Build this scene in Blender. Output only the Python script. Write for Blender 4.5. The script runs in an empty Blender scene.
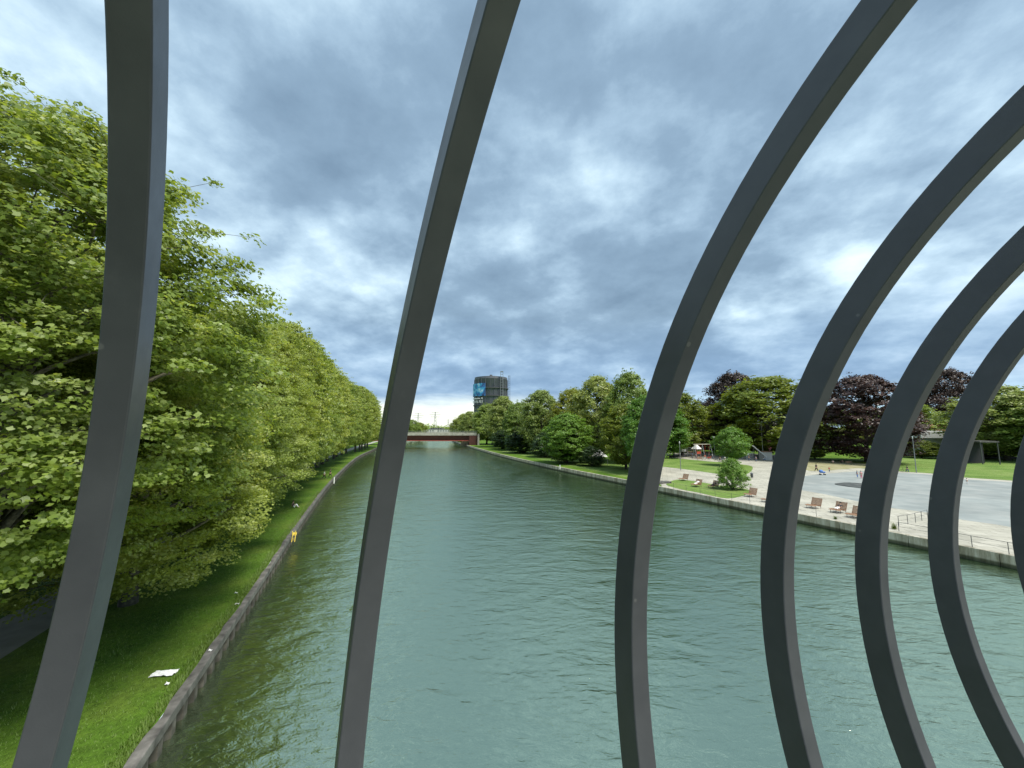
import bpy, bmesh, math, random
import numpy as np
from mathutils import Vector, Matrix
random.seed(7)
C = bpy.context.scene.collection
R_ = math.radians
PT = math.atan(43/384)          # the camera looks slightly upward
CH = 12.0                       # eye height above the canal

def at(x, y, z):
    """direction of a reading in the photograph -> ground point at height z"""
    a = (x-512)/384; b = (384-y)/384
    Y = math.cos(PT)-b*math.sin(PT); Z = math.sin(PT)+b*math.cos(PT)
    s = (z-CH)/Z
    return (a*s, Y*s)

# ------------------------------------------------------------------ helpers
def tag(o, label=None, cat=None, group=None, kind=None):
    if label: o['label'] = label
    if cat: o['category'] = cat
    if group: o['group'] = group
    if kind: o['kind'] = kind
    return o

def link(o, parent=None):
    C.objects.link(o)
    if parent is not None: o.parent = parent
    return o

def thing(name, label, cat, loc=(0,0,0), rz=0, group=None):
    o = bpy.data.objects.new(name, None); C.objects.link(o)
    o.empty_display_size = .3
    o.location = loc; o.rotation_euler = (0,0,rz)
    return tag(o, label, cat, group)

def copy_tree(o, parent=None):
    c = o.copy(); C.objects.link(c); c.parent = parent
    for ch in [k for k in KIDS if k.parent == o]:
        c2 = ch.copy(); C.objects.link(c2); c2.parent = c
        for g in [k for k in KIDS if k.parent == ch]:
            d = g.copy(); C.objects.link(d); d.parent = c2
    return c
KIDS = []

class MB:
    """collects boxes, tubes, prisms; build() links them as one mesh"""
    def __init__(s): s.v = []; s.f = []
    def add(s, vs, fs):
        n = len(s.v); s.v += [tuple(v) for v in vs]; s.f += [tuple(i+n for i in f) for f in fs]; return s
    def box(s, c, d, rz=0, rx=0, ry=0, taper=1.0):
        M = Matrix.Rotation(rz,4,'Z') @ Matrix.Rotation(ry,4,'Y') @ Matrix.Rotation(rx,4,'X')
        vs = []
        for k, (x,y,z) in enumerate([(-1,-1,-1),(1,-1,-1),(1,1,-1),(-1,1,-1),(-1,-1,1),(1,-1,1),(1,1,1),(-1,1,1)]):
            t = taper if z > 0 else 1
            vs.append(Vector(c) + M @ Vector((x*d[0]/2*t, y*d[1]/2*t, z*d[2]/2)))
        return s.add(vs, [(0,3,2,1),(4,5,6,7),(0,1,5,4),(1,2,6,5),(2,3,7,6),(3,0,4,7)])
    def tube(s, pts, rad, n=8, cap=True):
        pts = [Vector(p) for p in pts]
        if not hasattr(rad, '__len__'): rad = [rad]*len(pts)
        rings = []; up = None
        for i, p in enumerate(pts):
            d = (pts[min(i+1,len(pts)-1)] - pts[max(i-1,0)]).normalized()
            if up is None:
                up = Vector((0,0,1)) if abs(d.z) < .9 else Vector((1,0,0))
            a = d.cross(up).normalized(); b = a.cross(d).normalized(); up = b
            rings.append([p + (a*math.cos(2*math.pi*k/n) + b*math.sin(2*math.pi*k/n))*rad[i] for k in range(n)])
        vs = [v for r in rings for v in r]; fs = []
        for i in range(len(pts)-1):
            for k in range(n):
                k2 = (k+1) % n
                fs.append((i*n+k, i*n+k2, (i+1)*n+k2, (i+1)*n+k))
        if cap:
            fs.append(tuple(range(n))[::-1]); m = (len(pts)-1)*n; fs.append(tuple(m+k for k in range(n)))
        return s.add(vs, fs)
    def lathe(s, prof, c=(0,0,0), n=24):
        vs = []; fs = []
        for r, z in prof:
            for k in range(n):
                a = 2*math.pi*k/n; vs.append((c[0]+r*math.cos(a), c[1]+r*math.sin(a), c[2]+z))
        for i in range(len(prof)-1):
            for k in range(n):
                k2 = (k+1) % n; fs.append((i*n+k, i*n+k2, (i+1)*n+k2, (i+1)*n+k))
        fs.append(tuple(range(n))[::-1]); m = (len(prof)-1)*n; fs.append(tuple(m+k for k in range(n)))
        return s.add(vs, fs)
    def prism(s, poly, z0, z1):
        n = len(poly)
        area = sum(poly[i][0]*poly[(i+1)%n][1]-poly[(i+1)%n][0]*poly[i][1] for i in range(n))
        if area < 0: poly = poly[::-1]
        vs = [(x,y,z0) for x,y in poly] + [(x,y,z1) for x,y in poly]
        fs = [tuple(range(n))[::-1], tuple(range(n,2*n))] + [(i,(i+1)%n,n+(i+1)%n,n+i) for i in range(n)]
        return s.add(vs, fs)
    def build(s, name, m, parent=None, smooth=False, bevel=0):
        me = bpy.data.meshes.new(name); me.from_pydata(s.v, [], s.f); me.materials.append(m); me.update()
        if smooth:
            me.polygons.foreach_set('use_smooth', [True]*len(me.polygons))
            me.set_sharp_from_angle(angle=R_(45))
        o = bpy.data.objects.new(name, me); link(o, parent)
        if bevel:
            b = o.modifiers.new('bevel','BEVEL'); b.width = bevel; b.segments = 2; b.limit_method = 'ANGLE'
        if parent is not None: KIDS.append(o)
        return o

def sheet(name, poly, z, m, label=None, cat=None, kind='structure'):
    """flat polygon, finely outlined"""
    n = len(poly)
    area = sum(poly[i][0]*poly[(i+1)%n][1]-poly[(i+1)%n][0]*poly[i][1] for i in range(n))
    if area < 0: poly = poly[::-1]
    bm = bmesh.new(); f = bm.faces.new([bm.verts.new((x,y,z)) for x,y in poly])
    bmesh.ops.triangulate(bm, faces=[f])
    me = bpy.data.meshes.new(name); bm.to_mesh(me); bm.free(); me.materials.append(m)
    o = bpy.data.objects.new(name, me); C.objects.link(o)
    return tag(o, label, cat, None, kind)

def smooth_poly(pts, n=8, closed=False):
    """Catmull-Rom"""
    out = []; N = len(pts); rng = range(N if closed else N-1)
    for i in rng:
        g = lambda k: Vector(pts[k % N] if closed else pts[min(max(k,0),N-1)])
        p0,p1,p2,p3 = g(i-1),g(i),g(i+1),g(i+2)
        for k in range(n):
            t = k/n
            q = .5*((2*p1)+(p2-p0)*t+(2*p0-5*p1+4*p2-p3)*t*t+(3*p1-p0-3*p2+p3)*t**3)
            out.append(tuple(q))
    if not closed: out.append(tuple(pts[-1]))
    return out

# ------------------------------------------------------------------ materials
def newmat(name):
    m = bpy.data.materials.new(name); m.use_nodes = True
    nt = m.node_tree; nt.nodes.clear()
    return m, nt, nt.nodes, nt.links

def nd(nt, typ, **kw):
    n = nt.nodes.new(typ)
    for k, v in kw.items():
        if k in n.inputs: n.inputs[k].default_value = v
        else: setattr(n, k, v)
    return n

def ramp(nt, stops, fac):
    r = nt.nodes.new('ShaderNodeValToRGB'); e = r.color_ramp.elements
    while len(e) < len(stops): e.new(.5)
    for k, (p, c) in enumerate(stops):
        e[k].position = p; e[k].color = (c[0],c[1],c[2],1) if hasattr(c,'__len__') else (c,c,c,1)
    nt.links.new(fac, r.inputs[0]); return r.outputs[0]

def mixc(nt, a, b, fac, mode='MIX'):
    m = nt.nodes.new('ShaderNodeMix'); m.data_type = 'RGBA'; m.blend_type = mode
    for s, v in ((m.inputs[0],fac),(m.inputs[6],a),(m.inputs[7],b)):
        if hasattr(v,'is_linked') or hasattr(v,'links'): nt.links.new(v, s)
        elif hasattr(v,'__len__'): s.default_value = (v[0],v[1],v[2],1)
        else: s.default_value = v
    return m.outputs[2]

def noise(nt, scale, detail=4, vec=None, rough=.55, dist=0, w=None):
    n = nt.nodes.new('ShaderNodeTexNoise'); n.inputs['Scale'].default_value = scale
    n.inputs['Detail'].default_value = detail; n.inputs['Roughness'].default_value = rough; n.inputs['Distortion'].default_value = dist
    if vec is not None: nt.links.new(vec, n.inputs['Vector'])
    return n.outputs[0]

def mapping(nt, vec, sc=(1,1,1), rot=(0,0,0), loc=(0,0,0)):
    m = nt.nodes.new('ShaderNodeMapping'); m.inputs['Scale'].default_value = sc; m.inputs['Rotation'].default_value = rot; m.inputs['Location'].default_value = loc
    nt.links.new(vec, m.inputs[0]); return m.outputs[0]

def surf(name, stops, scale=2., rough=.7, bump=.2, bscale=None, bdist=.02, detail=6, spec=.5, metal=0, coords='Object', large=None):
    m, nt, N, L = newmat(name)
    co = N.new('ShaderNodeTexCoord').outputs[coords]
    f = noise(nt, scale, detail, co)
    c = ramp(nt, [(.3+.4*i/(max(len(stops)-1,1)), s) for i, s in enumerate(stops)], f) if len(stops) > 1 else None
    if large:
        g = noise(nt, large[0], 4, co); g = ramp(nt, [(.35,1.0),(.65,large[1])], g)
        c = mixc(nt, c, g, 1.0, 'MULTIPLY')
    b = nd(nt, 'ShaderNodeBsdfPrincipled', Roughness=rough, Metallic=metal); b.inputs['Specular IOR Level'].default_value = spec
    if c is not None: L.new(c, b.inputs['Base Color'])
    else: b.inputs['Base Color'].default_value = (*stops[0],1)
    if bump:
        bp = nd(nt, 'ShaderNodeBump', Strength=bump, Distance=bdist)
        L.new(noise(nt, bscale or scale*4, 6, co), bp.inputs['Height']); L.new(bp.outputs[0], b.inputs['Normal'])
    o = N.new('ShaderNodeOutputMaterial'); L.new(b.outputs[0], o.inputs[0]); return m

def leafmat(name, cols, trans=.45):
    """leaves: random tint per leaf (attribute tint), diffuse + translucent + soft gloss"""
    m, nt, N, L = newmat(name)
    a = N.new('ShaderNodeAttribute'); a.attribute_name = 'tint'
    c = ramp(nt, [(i/(len(cols)-1), s) for i, s in enumerate(cols)], a.outputs['Fac'])
    oi = N.new('ShaderNodeObjectInfo')
    hs = nd(nt, 'ShaderNodeHueSaturation'); L.new(c, hs.inputs['Color'])
    mr = N.new('ShaderNodeMapRange'); L.new(oi.outputs['Random'], mr.inputs[0]); mr.inputs[3].default_value = .485; mr.inputs[4].default_value = .512
    L.new(mr.outputs[0], hs.inputs['Hue'])
    mr = N.new('ShaderNodeMapRange'); L.new(oi.outputs['Random'], mr.inputs[0]); mr.inputs[3].default_value = 1.12; mr.inputs[4].default_value = .86
    L.new(mr.outputs[0], hs.inputs['Value'])
    b = nd(nt, 'ShaderNodeBsdfPrincipled', Roughness=.42); b.inputs['Specular IOR Level'].default_value = .45
    L.new(hs.outputs[0], b.inputs['Base Color'])
    t = N.new('ShaderNodeBsdfTranslucent')
    tc = mixc(nt, hs.outputs[0], (1.25,1.15,.5), 1.0, 'MULTIPLY'); L.new(tc, t.inputs[0])
    mx = N.new('ShaderNodeMixShader'); mx.inputs[0].default_value = trans
    L.new(b.outputs[0], mx.inputs[1]); L.new(t.outputs[0], mx.inputs[2])
    o = N.new('ShaderNodeOutputMaterial'); L.new(mx.outputs[0], o.inputs[0]); return m

M = {}
M['coil'] = surf('coil_paint', [(.058,.061,.065),(.074,.075,.079)], 9, .42, .12, 260, .0015, spec=.5)
def coilmat():
    m, nt, N, L = newmat('coil_paint')
    co = N.new('ShaderNodeTexCoord').outputs['Object']
    c = ramp(nt, [(.3,(.050,.051,.056)),(.7,(.065,.066,.071))], noise(nt, 7, 6, co, .6))
    st = ramp(nt, [(.40,(1,1,1)),(.62,(1,1,1)),(.72,(1.5,1.45,1.38))], noise(nt, 2.2, 8, mapping(nt, co, (1,1,.5)), .72))
    c = mixc(nt, c, st, .8, 'MULTIPLY')
    sp = ramp(nt, [(.0,1),(.035,1),(.05,0)], voro(nt, co, 4.5))
    c = mixc(nt, c, (.16,.155,.145), math2(nt, sp, .55), 'MIX')
    b = nd(nt, 'ShaderNodeBsdfPrincipled'); L.new(c, b.inputs[0])
    L.new(ramp(nt, [(.3,.34),(.7,.50)], noise(nt, 3, 6, co, .7)), b.inputs['Roughness'])
    bp = nd(nt, 'ShaderNodeBump', Strength=.15, Distance=.0015); L.new(noise(nt, 230, 3, co), bp.inputs['Height']); L.new(bp.outputs[0], b.inputs['Normal'])
    o = N.new('ShaderNodeOutputMaterial'); L.new(b.outputs[0], o.inputs[0]); return m
def voro(nt, vec, sc_):
    v = nt.nodes.new('ShaderNodeTexVoronoi'); v.inputs['Scale'].default_value = sc_; nt.links.new(vec, v.inputs['Vector']); return v.outputs['Distance']
def math2(nt, a, k):
    m = nt.nodes.new('ShaderNodeMath'); m.operation = 'MULTIPLY'; m.inputs[1].default_value = k; nt.links.new(a, m.inputs[0]); return m.outputs[0]
M['coil'] = coilmat()
def pavemat():
    m, nt, N, L = newmat('slab_paving')
    geo = N.new('ShaderNodeNewGeometry').outputs['Position']
    br = N.new('ShaderNodeTexBrick'); br.offset = .5
    for k_, v_ in (('Scale',1.),('Mortar Size',.035),('Mortar Smooth',.2),('Brick Width',2.0),('Row Height',1.25),('Bias',-.2)): br.inputs[k_].default_value = v_
    br.inputs['Color1'].default_value = (.36,.345,.29,1); br.inputs['Color2'].default_value = (.45,.43,.37,1); br.inputs['Mortar'].default_value = (.20,.19,.16,1)
    L.new(mapping(nt, geo, (1,1,1), (0,0,R_(21))), br.inputs['Vector'])
    c = mixc(nt, br.outputs[0], ramp(nt, [(.35,(.70,.70,.68)),(.6,(1.05,1.05,1.03))], noise(nt, .22, 8, geo, .65)), .9, 'MULTIPLY')
    c = mixc(nt, c, ramp(nt, [(.60,(1,1,1)),(.72,(.55,.56,.50))], noise(nt, .9, 8, geo, .7)), .7, 'MULTIPLY')
    b = nd(nt, 'ShaderNodeBsdfPrincipled', Roughness=.85); L.new(c, b.inputs[0])
    o = N.new('ShaderNodeOutputMaterial'); L.new(b.outputs[0], o.inputs[0]); return m
M['concrete'] = surf('quay_concrete', [(.20,.195,.165),(.36,.35,.30),(.42,.41,.36)], 1.3, .85, .4, 9, .02, large=(.25,.75))
M['cap'] = surf('cap_concrete', [(.055,.052,.047),(.12,.115,.105),(.20,.19,.175)], 1.8, .9, .6, 9, .03, large=(.4,.7))
M['pile'] = surf('rusty_pile_steel', [(.03,.024,.02),(.07,.058,.05),(.13,.115,.10)], 2.2, .75, .5, 14, .02)
M['bark'] = surf('plane_bark', [(.05,.042,.03),(.11,.10,.075),(.20,.18,.13)], 3.5, .85, .6, 9, .04)
M['darkbark'] = surf('dark_bark', [(.05,.04,.03),(.10,.085,.065)], 3, .9, .6, 9, .04)
M['paving'] = surf('light_paving', [(.33,.31,.26),(.42,.40,.34)], .8, .85, .2, 6, .01, large=(.08,.8))
M['asphalt'] = surf('plaza_asphalt', [(.21,.235,.23),(.26,.285,.275),(.31,.325,.31)], .35, .8, .2, 8, .01, detail=10, large=(.12,.80))
M['sand'] = surf('sand', [(.36,.32,.25),(.46,.42,.34)], 1., .95, .3, 6, .02)
M['drygrass'] = surf('worn_grass', [(.16,.17,.06),(.27,.25,.13),(.33,.30,.2)], .6, .95, .5, 12, .04)
M['path'] = surf('grey_path', [(.24,.23,.20),(.34,.32,.28)], 1.2, .9, .3, 10, .01)
M['darkpatch'] = surf('dark_mosaic', [(.02,.022,.022),(.06,.065,.06),(.12,.12,.11)], 1.1, .6, .4, 4, .05)
M['steel'] = surf('galvanised_steel', [(.22,.23,.24),(.32,.33,.34)], 6, .45, .1, 40, .002, metal=.5)
M['darksteel'] = surf('dark_steel', [(.05,.055,.06),(.09,.09,.09)], 6, .5, .1, 40, .002)
M['wood'] = surf('weathered_wood', [(.20,.11,.06),(.34,.20,.12)], 5, .7, .3, 20, .005)
M['white'] = surf('white_paint', [(.68,.68,.66),(.80,.80,.78)], 2, .6, .1, 10, .005)
M['red'] = surf('red_paint', [(.42,.06,.035),(.55,.10,.06)], 1, .6, .1, 10, .005)
M['girder'] = surf('red_oxide_girder', [(.20,.035,.022),(.29,.055,.035)], .6, .65, .1, 4, .01)
M['girdershade'] = surf('shaded_girder', [(.05,.015,.012),(.09,.025,.018)], .6, .7, .1, 4, .01)  # girder red again, with the shade under the deck painted into it
M['yellow'] = surf('yellow_paint', [(.68,.48,.05),(.80,.60,.10)], 6, .5, .1, 20, .005)
M['blue'] = surf('blue_fabric', [(.06,.15,.42),(.12,.25,.55)], 8, .8, .1, 20, .005)
M['pink'] = surf('pink_fabric', [(.60,.18,.25),(.72,.30,.36)], 8, .85, .1, 20, .005)
M['black'] = surf('black_fabric', [(.015,.016,.02),(.035,.035,.04)], 8, .8, .1, 20, .005)
M['whitecloth'] = surf('white_fabric', [(.66,.66,.64),(.78,.78,.76)], 8, .85, .1, 20, .005)
M['denim'] = surf('denim', [(.05,.08,.15),(.09,.13,.22)], 12, .85, .1, 20, .005)
M['skin'] = surf('skin', [(.42,.25,.17),(.50,.31,.22)], 8, .6, 0)
M['hair'] = surf('hair', [(.02,.014,.01),(.05,.035,.02)], 20, .6, .3, 60, .003)
M['rubber'] = surf('rubber', [(.015,.015,.015),(.03,.03,.03)], 8, .8, .1)
M['rooftile'] = surf('roof_tile', [(.26,.11,.07),(.36,.17,.11)], 1, .85, .3, 6, .03)
M['render'] = surf('house_render', [(.50,.48,.44),(.60,.58,.54)], .5, .85, .1)
M['glassdark'] = surf('dark_glass', [(.03,.04,.05),(.06,.07,.08)], 1, .1, 0)
M['deck'] = surf('deck_rubber', [(.035,.03,.028),(.05,.042,.04)], 3, .9, .2)
M['lampglass'] = surf('lamp_glass', [(.55,.56,.54),(.65,.66,.64)], 3, .25, 0)

def grassmat(name, a, b, c):
    m, nt, N, L = newmat(name)
    co = N.new('ShaderNodeTexCoord').outputs['Object']
    f1 = noise(nt, .18, 5, co, .6); f2 = noise(nt, 3.5, 6, co, .7); f3 = noise(nt, 30, 4, mapping(nt, co, (1,.25,1), (0,0,.4)), .7)
    c1 = ramp(nt, [(.32,a),(.5,b),(.68,c)], f1)
    c2 = mixc(nt, c1, ramp(nt, [(.3,.6),(.7,1.3)], f2), .8, 'MULTIPLY')
    c3 = mixc(nt, c2, ramp(nt, [(.3,.62),(.7,1.35)], f3), .8, 'MULTIPLY')
    b_ = nd(nt, 'ShaderNodeBsdfPrincipled', Roughness=.9); b_.inputs['Specular IOR Level'].default_value = .15
    L.new(c3, b_.inputs['Base Color'])
    bp = nd(nt, 'ShaderNodeBump', Strength=.8, Distance=.06); L.new(f3, bp.inputs['Height'])
    bp2 = nd(nt, 'ShaderNodeBump', Strength=.6, Distance=.25); L.new(f2, bp2.inputs['Height']); L.new(bp.outputs[0], bp2.inputs['Normal']); L.new(bp2.outputs[0], b_.inputs['Normal'])
    o = N.new('ShaderNodeOutputMaterial'); L.new(b_.outputs[0], o.inputs[0]); return m
M['grass'] = grassmat('grass_ground', (.06,.125,.012),(.085,.165,.016),(.14,.20,.03))
M['lawn'] = grassmat('lawn_ground', (.10,.175,.035),(.145,.225,.05),(.20,.26,.08))

# water ------------------------------------------------------------
def watermat():
    m, nt, N, L = newmat('canal_water')
    geo = N.new('ShaderNodeNewGeometry').outputs['Position']
    ang = R_(-10)
    w1 = noise(nt, .33, 3, mapping(nt, geo, (1,1.9,1), (0,0,ang)), .5, .6)       # swell, ~2-3 m
    w2 = noise(nt, 1.3, 4, mapping(nt, geo, (1,2.0,1), (0,0,R_(18))), .6, .8)      # ripples
    w3 = noise(nt, 5.5, 3, mapping(nt, geo, (1,1.6,1), (0,0,R_(-30))), .6, .4)
    gust = ramp(nt, [(.34,.45),(.62,1.0)], noise(nt, .045, 4, mapping(nt, geo, (1,.5,1), (0,0,.35)), .6, 1.0))
    def bump(h, s, d, prev=None):
        b = nd(nt, 'ShaderNodeBump', Distance=d); L.new(h, b.inputs['Height'])
        mu = N.new('ShaderNodeMath'); mu.operation = 'MULTIPLY'; mu.inputs[1].default_value = s; L.new(gust, mu.inputs[0]); L.new(mu.outputs[0], b.inputs['Strength'])
        if prev is not None: L.new(prev, b.inputs['Normal'])
        return b.outputs[0]
    n = bump(w1, 1., .20); n = bump(w2, 1., .068, n); n = bump(w3, 1., .014, n)
    col = ramp(nt, [(.35,(.006,.015,.007)),(.55,(.012,.026,.013)),(.7,(.036,.046,.022))], noise(nt, .05, 4, mapping(nt, geo, (1,.5,1), (0,0,.35)), .6, .8))
    b = nd(nt, 'ShaderNodeBsdfPrincipled', Roughness=.15, IOR=7.5); b.inputs['Specular IOR Level'].default_value = .5; b.inputs['Specular Tint'].default_value = (.88,1,.74,1)
    L.new(col, b.inputs['Base Color']); L.new(n, b.inputs['Normal'])
    o = N.new('ShaderNodeOutputMaterial'); L.new(b.outputs[0], o.inputs[0]); return m
M['water'] = watermat()

# ------------------------------------------------------------------ camera, light, sky
sc = bpy.context.scene
cam = bpy.data.objects.new('camera', bpy.data.cameras.new('camera')); C.objects.link(cam); sc.camera = cam
cam.data.sensor_width = 36; cam.data.lens = 384/1024*36; cam.data.clip_start = .05; cam.data.clip_end = 20000
cam.location = (0,0,CH); cam.rotation_euler = (math.pi/2+PT, 0, 0)

SUNV = Vector((.36,-.32,.88)).normalized()
sl = bpy.data.lights.new('sun','SUN'); sl.energy = 4.2; sl.angle = R_(24); sl.color = (1,.955,.86)
so = bpy.data.objects.new('sun', sl); C.objects.link(so); so.rotation_euler = SUNV.to_track_quat('Z','Y').to_euler()

w = bpy.data.worlds.new('World'); sc.world = w; w.use_nodes = True
def build_world():
    nt = w.node_tree; N = nt.nodes; L = nt.links; N.clear()
    co = N.new('ShaderNodeTexCoord').outputs['Generated']
    sky = N.new('ShaderNodeTexSky'); sky.sky_type = 'NISHITA'; sky.sun_disc = False
    sky.sun_elevation = math.asin(SUNV.z); sky.sun_rotation = math.atan2(SUNV.x, SUNV.y)
    sky.air_density = 1.2; sky.dust_density = 1.5
    sep = N.new('ShaderNodeSeparateXYZ'); L.new(co, sep.inputs[0])
    def math_(op, a, b=None, c=None):
        m = N.new('ShaderNodeMath'); m.operation = op
        for i, v in enumerate((a,b,c)):
            if v is None: continue
            if hasattr(v,'links'): L.new(v, m.inputs[i])
            else: m.inputs[i].default_value = v
        return m.outputs[0]
    zc = math_('MAXIMUM', sep.outputs[2], 0.0)
    den = math_('ADD', zc, .30)
    px = math_('DIVIDE', sep.outputs[0], den); py = math_('DIVIDE', sep.outputs[1], den)
    cb = N.new('ShaderNodeCombineXYZ'); L.new(px, cb.inputs[0]); L.new(py, cb.inputs[1])
    p = mapping(nt, cb.outputs[0], (1,1,1), (0,0,R_(20)), (3.7,1.3,0))
    wn = nt.nodes.new('ShaderNodeTexNoise'); wn.inputs['Scale'].default_value = 1.6; wn.inputs['Detail'].default_value = 5; wn.inputs['Roughness'].default_value = .6; L.new(p, wn.inputs['Vector'])
    wv = N.new('ShaderNodeVectorMath'); wv.operation = 'MULTIPLY_ADD'; L.new(wn.outputs[1], wv.inputs[0]); wv.inputs[1].default_value = (.50,.50,0); L.new(p, wv.inputs[2]); pw = wv.outputs[0]
    def fb(vec, sc_, det, off=(0,0,0), ro=.55): return noise(nt, sc_, det, mapping(nt, vec, (1,1,1), (0,0,0), off), ro)
    def puff(vec, sc_, off):
        vo = N.new('ShaderNodeTexVoronoi'); vo.feature = 'F1'; vo.voronoi_dimensions = '2D'; vo.inputs['Scale'].default_value = sc_
        vo.inputs['Detail'].default_value = 2; vo.inputs['Roughness'].default_value = .55; vo.inputs['Lacunarity'].default_value = 2.1; vo.normalize = True
        L.new(mapping(nt, vec, (1,1,1), (0,0,0), off), vo.inputs['Vector']); return vo.outputs['Distance']
    broad = fb(p, .55, 4, (2.2,7,1), .5)
    mid = fb(p, 2.1, 8, (9,4,2), .60); mdl = math_('SUBTRACT', mid, fb(p, 2.1, 8, (9.09,3.88,2), .60))
    pf = puff(pw, 1.7, (1,2,0)); pf2 = puff(pw, 1.7, (1.07,1.90,0))
    lit = math_('SUBTRACT', pf, pf2)
    v = math_('ADD', math_('MULTIPLY', math_('SUBTRACT', broad, .5), 1.05), math_('MULTIPLY', math_('SUBTRACT', mid, .5), .75))
    v = math_('ADD', v, math_('MULTIPLY', math_('SUBTRACT', pf, .38), .16))
    v = math_('ADD', v, math_('MULTIPLY', lit, .38))
    v = math_('ADD', v, math_('MULTIPLY', math_('MAXIMUM', math_('SUBTRACT', -.2, sep.outputs[0]), 0), .12))
    v = math_('ADD', v, math_('MULTIPLY', mdl, .45))
    v = math_('ADD', v, .50)
    col = ramp(nt, [(.15,(.14,.215,.30)),(.38,(.20,.295,.395)),(.50,(.28,.395,.505)),(.62,(.40,.535,.64)),(.74,(.56,.70,.79)),(1.0,(.80,.90,.95))], v)
    # heavier blue band low over the land, thin bright break at the very horizon
    el = sep.outputs[2]
    wob = math_('ADD', el, math_('MULTIPLY', math_('SUBTRACT', noise(nt, 2.2, 5, mapping(nt, co, (1,1,6)), .6, .5), .5), .10))
    band = ramp(nt, [(.035,0),(.085,.62),(.15,.50),(.27,0)], wob)
    col = mixc(nt, col, (.125,.235,.42), math_('MULTIPLY', band, .80))
    pale = ramp(nt, [(.0,1),(.045,.85),(.085,0)], wob)
    az = math_('ARCTAN2', sep.outputs[0], sep.outputs[1])
    glow = ramp(nt, [(.0,0),(.35,1),(.47,1),(.62,.0)], math_('ADD', math_('MULTIPLY', az, .5), .5))
    pcol = mixc(nt, (.42,.60,.76), (.86,.88,.74), glow)
    col = mixc(nt, col, pcol, math_('MULTIPLY', pale, .9))
    ten = N.new('ShaderNodeVectorMath'); ten.operation = 'SCALE'; L.new(col, ten.inputs[0]); ten.inputs['Scale'].default_value = 10*SKYK
    fin = mixc(nt, sky.outputs[0], ten.outputs[0], .93)
    bg = N.new('ShaderNodeBackground'); L.new(fin, bg.inputs[0]); bg.inputs[1].default_value = .1
    o = N.new('ShaderNodeOutputWorld'); L.new(bg.outputs[0], o.inputs[0])
SKYK = 1.17
build_world()
w.cycles.sampling_method = 'MANUAL'; w.cycles.sample_map_resolution = 256
vs = sc.view_settings; sc.display_settings.display_device = 'sRGB'
vs.view_transform = 'Standard'; vs.look = 'None'; vs.gamma = 1; vs.use_curve_mapping = False; vs.exposure = .43
sc.render.engine = 'CYCLES'; sc.render.resolution_x = 1024; sc.render.resolution_y = 768

# ------------------------------------------------------------------ canal banks
LB = [(60,-172),(25,-82),(0,-18),(-7.3,0.7),(-12.2,13.6),(-18.4,30.),(-24.9,47.),(-38.2,84.),(-56.5,142.),(-68,190),(-80,240),(-95,310),(-112,400),(-130,520)]
RB = [(123,-172),(88,-82),(63,-17),(55.4,2.2),(42.6,34.2),(36.3,49.8),(29.8,66.),(23,82.8),(12.6,108),(-5.0,158),(-27,235),(-46,310),(-64,400),(-82,520)]
LBs = smooth_poly(LB, 10); RBs = smooth_poly(RB, 10)
GZ = 1.05
def offset(pl, d):
    out = []
    for i in range(len(pl)):
        a = Vector(pl[max(i-1,0)]); b = Vector(pl[min(i+1,len(pl)-1)]); t = (b-a).normalized()
        out.append((pl[i][0]-t.y*d, pl[i][1]+t.x*d))
    return out
def arclen(pl):
    s = [0]
    for a, b in zip(pl[:-1], pl[1:]): s.append(s[-1]+math.dist(a,b))
    return s
def along(pl, S, s):
    s = min(max(s,0),S[-1]-1e-6)
    i = max(j for j in range(len(S)) if S[j] <= s); i = min(i, len(pl)-2)
    t = (s-S[i])/(S[i+1]-S[i]); a = Vector(pl[i]); b = Vector(pl[i+1]); d = (b-a).normalized()
    return a.lerp(b,t), d

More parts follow.
